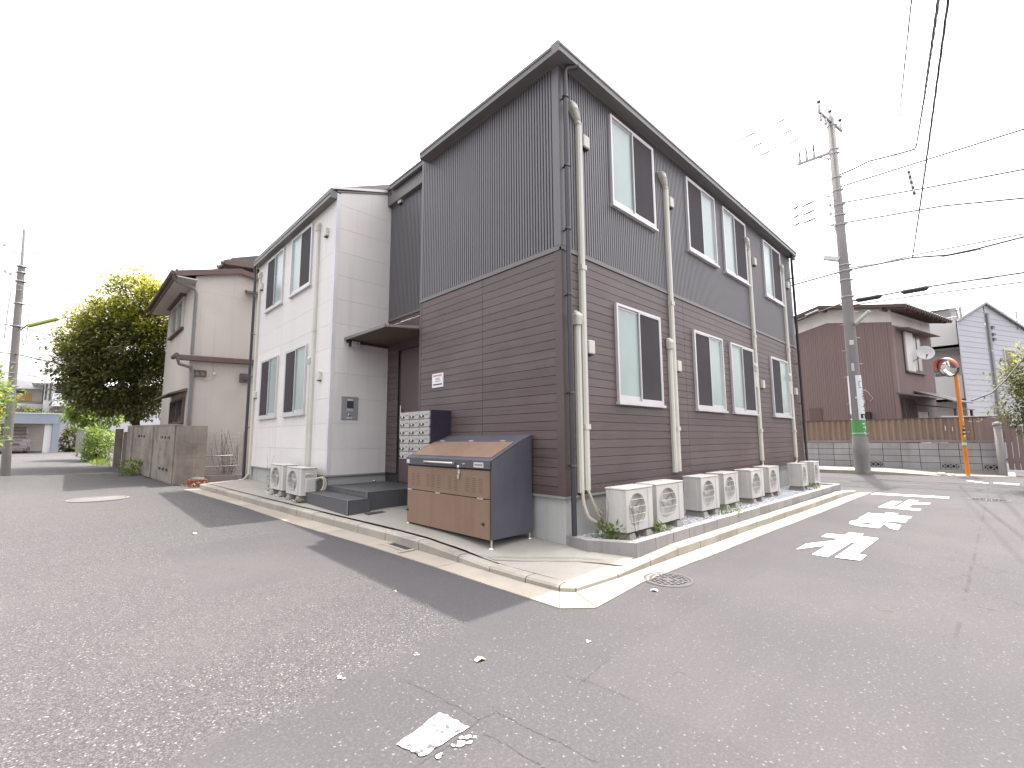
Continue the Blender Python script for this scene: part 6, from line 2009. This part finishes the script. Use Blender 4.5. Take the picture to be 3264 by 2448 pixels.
b = MB(); b.tube([(BX - .55, BY - .22, 5.66), (BX - .45, BY - .16, 5.50), (BX - .03, BY - .06, 5.42), (BX + .02, BY - .05, 5.30), (BX + .02, BY - .05, 3.62)], .042, 10); part('downpipe', b, M['trim'], BG)
b = MB(); b.tube([(BX - .32, BY - .22, 3.46), (BX - .26, BY - .16, 3.30), (BX + .03, BY - .06, 3.24), (BX + .07, BY - .05, 3.1), (BX + .07, BY - .05, .5)], .042, 10); part('downpipe', b, M['trim'], BG)
def bwin(par, f, a, z0, c, z1, mat, frame='alu', nm='window', T=.05):
    b = MB(f)
    for q in ((a, z0, c, z0 + T), (a, z1 - T, c, z1), (a, z0 + T, a + T, z1 - T), (c - T, z0 + T, c, z1 - T)): b.box(q[0], 0, q[1], q[2], .06, q[3])
    m_ = (a + c) / 2
    w = part(nm, b, M[frame], par)
    b = MB(f); b.box(m_ - .025, .0, z0 + T, m_ + .025, .05, z1 - T); part('meeting_stile', b, M[frame], w)
    b = MB(f); b.box(a + T, .004, z0 + T, m_ - .025, .02, z1 - T); part('pane', b, M[mat], w)
    b = MB(f); b.box(m_ + .025, .004, z0 + T, c - T, .02, z1 - T); part('pane', b, M[mat], w)
    return w
FBs = lambda s, o, z: (BX - o, s, z)
FBn = lambda s, o, z: (s, BY - o, z)
bwin(BG, FBs, 13.05, 4.62, 15.2, 5.55, 'paleglass')
b = MB(FBs); b.box(12.9, 0, 5.56, 15.3, .16, 5.60); b.box(12.95, 0, 4.55, 15.25, .10, 4.61); part('window_trim', b, M['brown_wood'], BG)
w_ = bwin(BG, FBs, 11.85, 1.75, 14.0, 2.45, 'darkglass', 'brown_wood')
b = MB(FBs); b.hexa([(11.65, .42, 2.50), (14.3, .42, 2.50), (14.3, 0, 2.62), (11.65, 0, 2.62)], [(11.65, .42, 2.53), (14.3, .42, 2.53), (14.3, 0, 2.70), (11.65, 0, 2.70)]); part('window_hood', b, M['brown_wood'], BG)
bwin(BG, FBn, -1.66, 3.02, -1.38, 3.19, 'paleglass', 'brown_wood', 'small_window', .03)
b = MB(FBn); b.box(-.56, 0, 2.94, -.28, .08, 3.19); vo_ = part('vent_box', b, M['brown_wood'], BG)
b = MB(FBn); b.lathe((-.42, .08, 3.06), [(.08, 0), (.08, .02), (.05, .025), (.001, .01)], 12, (0, 1, 0)); part('fan', b, M['iron'], vo_)
b = MB(FBn); b.box(-1.24, 0, 3.10, -1.16, .05, 3.16); b.tube([(-1.2, .03, 3.42), (-1.2, .03, 3.1), (-1.24, .03, 2.98), (-1.42, .03, 2.94), (-1.55, .03, 2.99)], .008, 6); part('cable_box', b, M['labelw'], BG)
b = MB(FBn); b.hexa([(-.55, .30, 5.52), (.2, .30, 5.60), (.2, 0, 5.66), (-.55, 0, 5.58)], [(-.55, .30, 5.58), (.2, .30, 5.66), (.2, 0, 5.76), (-.55, 0, 5.68)]); part('side_hood', b, M['brown_wood'], BG)
# second roof behind
HR = thing('tiled_roof_house', 'dark tiled gable roof of a house rising behind the beige one', 'house', (.8, 15.5, .3))
b = MB(); b.box(-.25, 14.2, 5.2, 3.0, 18, 7.0); part('wall', b, M['beige'], HR)
b = MB(); b.hexa([(-.72, 13.5, 7.02), (3.5, 13.5, 7.40), (3.5, 18.3, 7.40), (-.72, 18.3, 7.02)], [(-.55, 13.5, 7.22), (3.5, 13.5, 8.75), (3.5, 18.3, 8.75), (-.55, 18.3, 7.22)]); part('roof', b, M['roof_tile'], HR)
b = MB(); b.beam((-.75, 13.48, 7.02), (3.5, 13.48, 7.36), .05, .14); part('barge_board', b, M['brown_wood'], HR)
for i in range(9):
    b = MB(); b.tube([(-.60, 13.55 + i * .5, 7.12), (-.82, 13.55 + i * .5, 6.98)], .075, 8); part('eave_tile', b, M['roof_tile'], HR)
b = MB(); b.beam((-.7, 13.8, 6.86), (.5, 13.8, 6.95), .1, .1); part('eave_beam', b, M['brown_wood'], HR)

# ------------------------------------------------------------------ utility pole on the left
qx, qy, qb = -5.23, 16.69, .3
LP = thing('utility_pole', 'grey concrete utility pole with a thin steel top on the left street', 'utility pole', (qx, qy, qb))
lean = lambda z: Vector((qx - .028 * (z - .3), qy + .012 * (z - .3), z))
b = MB(); b.tube([lean(.1), lean(3.5), lean(6.6)], .105, 18, True, .08); part('shaft', b, M['polec'], LP)
b = MB(); b.tube([lean(6.5), lean(7.75)], .035, 10); b.tube([lean(6.55) + Vector((.04, -.12, 0)), lean(6.55) + Vector((.04, .12, 0))], .02, 6); part('steel_top', b, M['galv'], LP)
for z in (6.08, 6.36, 6.55, 5.4, 4.70, 2.9, 1.3):
    p = lean(z); b = MB(); b.lathe(p, [(.075, 0), (.108, .005), (.108, .035), (.075, .04)], 16); b.box(p.x - .14, p.y - .02, p.z, p.x + .14, p.y + .02, p.z + .025); part('band', b, M['galv'], LP)
b = MB()
p = lean(7.68); b.tube([p, p + Vector((-.35, 0, .08)), p + Vector((-.55, .1, .16))], .012, 6)
p = lean(7.0); b.tube([p + Vector((-.3, 0, .15)), p + Vector((-.12, 0, -.05)), p, p + Vector((.2, 0, -.02)), p + Vector((.32, 0, .12))], .014, 6)
part('brackets', b, M['galv'], LP)
for z, dx in ((6.35, -.32), (6.30, -.22), (7.15, -.38)):
    p = lean(z) + Vector((dx, 0, 0)); b = MB(); b.lathe(p, [(.02, -.05), (.045, -.02), (.03, 0), (.045, .03), (.001, .05)], 10); part('insulator', b, M['porcelain'], LP)
b = MB(); p = lean(5.5); b.tube([p + Vector((-.18, -.03, .3)), p + Vector((-.20, -.03, -.4)), p + Vector((-.2, -.03, -1.2))], .012, 6); b.tube([p + Vector((.15, -.1, -.1)), p + Vector((.26, -.12, -.6)), p + Vector((.25, -.12, -1.2)), p + Vector((.20, -.1, -1.35)), p + Vector((.14, -.1, -.9))], .010, 6); part('riser_cable', b, M['wire_faint'], LP)
b = MB(); b.tube([lean(4.62) + Vector((.1, -.1, 0)), (-5.12, 16.0, 4.64)], .02, 8); la = part('lamp_bracket', b, M['galv'], LP)
b = MB(); b.beam((-5.10, 16.0, 4.63), (-4.45, 15.75, 4.93), .15, .085); part('street_lamp_head', b, M['lamp_green'], la, bevel=.025, seg=2)
t = thing('pole_guard', 'yellow plastic guard rail leaning beside the foot of the left pole', 'guard', (-5.42, 15.9, .25))
b = MB(); b.tube([(-5.40, 15.6, .2), (-5.46, 15.9, 2.25)], .075, 8); part('tube', b, M['yellow'], t)
for i in range(3):
    p = Vector((-5.40, 15.6, .2)).lerp(Vector((-5.46, 15.9, 2.25)), .25 + .25 * i); b = MB(); b.lathe(p, [(.078, -.05), (.080, 0), (.078, .05)], 10); part('band', b, M['brown_wood'], t)
for z, r, lab in ((6.08, .010, 'highest of the wires crossing the left pole'), (5.94, .008, 'second wire from the top crossing the left pole'), (5.80, .008, 'third wire from the top crossing the left pole'), (4.70, .012, 'wire crossing the left pole just below its lamp'), (3.86, .014, 'thick wire crossing the left pole at bush height'),
                  (3.60, .009, 'thin wire crossing the left pole under the thick one'), (3.30, .010, 'lowest wire crossing the left pole')):
    cable(lab, [(-12, qy - 1.5, z - .15), (qx - .1, qy - .15, z), (-2.5, 23.2, z + .35 * (z - 1.3) / 2.3 * .55), (1, 33, z + .9 * (z - 1.3) / 2.3 * .8)], r, 'wire_faint' if r < .012 else 'wire', 'wires crossing the left pole')

# ------------------------------------------------------------------ garage, car and houses at the end of the left street
GZ = .62
GR = thing('garage_frame', 'pale blue-grey carport frame with a see-through roller shutter down the left street', 'garage', (-5.5, 34.3, GZ))
b = MB(); b.box(-4.56, 34.1, GZ - .05, -4.28, 34.45, 2.78); part('pillar', b, M['bluegrey'], GR)
b = MB(); b.box(-9.2, 34.1, GZ - .05, -8.9, 34.45, 2.78); part('pillar', b, M['bluegrey'], GR)
b = MB(); b.box(-9.22, 34.08, 2.27, -4.27, 34.47, 2.82); part('lintel', b, M['bluegrey'], GR)
b = MB(); b.box(-9.25, 34.05, 2.82, -4.22, 39.5, 2.88); part('roof', b, M['farwhite'], GR)
b = MB(); b.box(-4.58, 34.05, GZ - .05, -4.26, 34.5, GZ + .07); part('pillar_base', b, M['concrete'], GR)
for i in range(20):
    z = GZ + .14 + i * .078
    b = MB(); b.tube([(-8.9, 34.30, z), (-4.86, 34.30, z)], .012, 5); part('shutter_bar', b, M['shutter'], GR)
b = MB(); b.box(-4.9, 34.22, GZ, -4.6, 34.4, 2.26); part('side_panel', b, M['farwhite'], GR)
b = MB(); b.box(-9.0, 39.3, GZ, -4.3, 39.5, 2.8); part('back_wall', b, M['farcream'], GR)
t = thing('parked_car', 'mauve silver car parked nose out behind the roller shutter', 'car', (-6.35, 36.8, GZ + .02))
c0, cy = -6.35, 35.0
zc = GZ + .02
prof = [(0, .35), (.02, .62), (.15, .78), (1.0, .95), (1.75, 1.48), (3.2, 1.52), (3.9, 1.1), (4.0, .35)]
b = MB()
rows = []
for s, wd in ((-1, .70), (-.92, .80), (.92, .80), (1, .70)):
    rows.append((s, wd))
def carring(k, inset):
    return [(c0 + k * (.83 - inset * max(0, (z - .9)) * .35), cy + y, zc + z) for y, z in prof] 
l, r_ = carring(-1, 1), carring(1, 1)
b.hexa(l, r_)
part('body', b, M['carpaint'], t, bevel=.05, seg=2)
b = MB(); b.hexa([(c0 - .70, cy + .98, zc + .97), (c0 + .70, cy + .98, zc + .97), (c0 + .62, cy + 1.68, zc + 1.45), (c0 - .62, cy + 1.68, zc + 1.45)], [(c0 - .70, cy + .965, zc + .99), (c0 + .70, cy + .965, zc + .99), (c0 + .62, cy + 1.665, zc + 1.47), (c0 - .62, cy + 1.665, zc + 1.47)]); part('windscreen', b, M['darkglass'], t)
for k in (-1, 1):
    b = MB(); b.box(c0 + k * .72 - .12, cy - .01, zc + .60, c0 + k * .72 + .10, cy + .12, zc + .76); part('headlight', b, M['porcelain'], t, bevel=.02)
    for yy in (.75, 3.2):
        b = MB(); b.lathe((c0 + k * .72, cy + yy, zc + .30), [(.001, -.1), (.30, -.1), (.31, 0), (.30, .1), (.001, .1)], 18, (1, 0, 0)); w_ = part('wheel', b, M['rubber'], t)
        b = MB(); b.lathe((c0 + k * .825, cy + yy, zc + .30), [(.001, 0), (.19, 0), (.2, -.01)], 14, (k, 0, 0)); part('rim', b, M['galv'], w_)
b = MB(); b.box(c0 - .5, cy - .015, zc + .40, c0 + .5, cy + .03, zc + .56); part('grille', b, M['black'], t)
b = MB(); b.box(c0 - .17, cy - .03, zc + .40, c0 + .17, cy - .014, zc + .55); part('number_plate', b, M['labelw'], t)
b = MB(); b.box(c0 - .80, cy - .02, zc + .22, c0 + .80, cy + .05, zc + .36); part('bumper', b, M['carpaint'], t, bevel=.02)

WH = thing('white_house', 'white two-storey house with a wide eave and balcony behind the carport', 'house', (-3.5, 43, .7))
b = MB(); b.box(-5.27, 41.0, .5, 2.5, 48, 5.3); part('wall', b, M['farwhite'], WH)
b = MB(); b.hexa([(-5.9, 40.3, 5.15), (3, 40.3, 5.15), (3, 49, 5.15), (-5.9, 49, 5.15)], [(-4.6, 42.2, 6.35), (2, 42.2, 6.35), (2, 47, 6.35), (-4.6, 47, 6.35)]); part('roof', b, M['farwhite'], WH)
b = MB(); b.box(-4.85, 42.0, 6.3, 1.0, 46, 7.1); part('attic_wall', b, M['farwhite'], WH)
for a in (-5.22, -5.02):
    b = MB(); b.box(a, 40.94, 4.05, a + .10, 41.0, 5.2); w_ = part('window', b, M['fardark'], WH)
b = MB(); b.box(-4.76, 40.94, 4.45, -3.6, 41.0, 5.45); w_ = part('window', b, M['alu'], WH)
b = MB(); b.box(-4.70, 40.93, 4.50, -3.66, 40.945, 5.40); part('pane', b, M['darkglass'], w_)
b = MB(); b.box(-4.82, 40.3, 3.62, -4.02, 40.95, 4.48); part('balcony', b, M['farwhite'], WH)
b = MB(); b.box(-4.9, 40.4, 3.22, -3.2, 40.98, 3.5); part('balcony_slab', b, M['fardark'], WH)
CH = thing('cream_building', 'cream flat-roofed building with an ochre panel behind the left pole', 'building', (-7.5, 45, .7))
b = MB(); b.box(-12, 44, .5, -5.40, 50, 5.5); part('wall', b, M['farcream'], CH)
b = MB(); b.box(-12, 43.5, 4.95, -5.38, 44, 5.52); part('parapet', b, M['farwhite'], CH)
b = MB(); b.box(-8.5, 43.95, 4.1, -5.92, 43.998, 4.64); part('ochre_panel', b, M['orange_panel'], CH)
b = MB(); b.box(-8.5, 43.97, 4.66, -6.3, 44.0, 4.82); part('window', b, M['darkglass'], CH)
b = MB(); b.box(-12, 43.6, 3.92, -5.38, 43.66, 3.97); b.box(-12, 43.6, 4.03, -5.38, 43.66, 4.06); part('railing', b, M['fardark'], CH)
b = MB(); b.box(-12, 43.5, 3.55, -5.36, 44, 3.92); part('balcony_front', b, M['farwhite'], CH)
t = thing('roof_planting', 'dark green planting along the terrace above the carport', 'hedge', (-6, 40.2, 2.9))
b = MB(); crown(b, [((-6.5, 40.0, 3.15), (1.2, .4, .28)), ((-5.2, 40.0, 3.1), (.6, .3, .2))], 1500, .14); part('foliage', b, M['tree_dark'], t, recalc=False)
t = thing('dark_hedge', 'dark clipped hedge between the carport pillar and the small tree', 'hedge', (-3.7, 36, .65))
b = MB(); crown(b, [((-3.65, 36, 1.35), (.5, .6, .75)), ((-3.1, 35.5, 1.2), (.4, .5, .6))], 2400, .17); part('foliage', b, M['tree_dark'], t, recalc=False)
t = thing('gate_wall', 'grey rendered gate wall between the dark hedge and the small tree', 'wall', (-3.4, 33.8, .6))
b = MB(); b.box(-3.55, 33.9, .5, -3.05, 34.1, 1.95); part('panel', b, M['polec'], t)
b = MB(); b.box(-3.58, 33.87, 1.95, -3.02, 34.13, 2.0); part('coping', b, M['concrete'], t)
cable('very faint high wire crossing the upper left sky', [(-5.4, 24, 11), (-4.96, 23.06, 15.2), (-4.44, 21.77, 20.1), (-4.0, 20.7, 24)], .007, 'wire_faint')
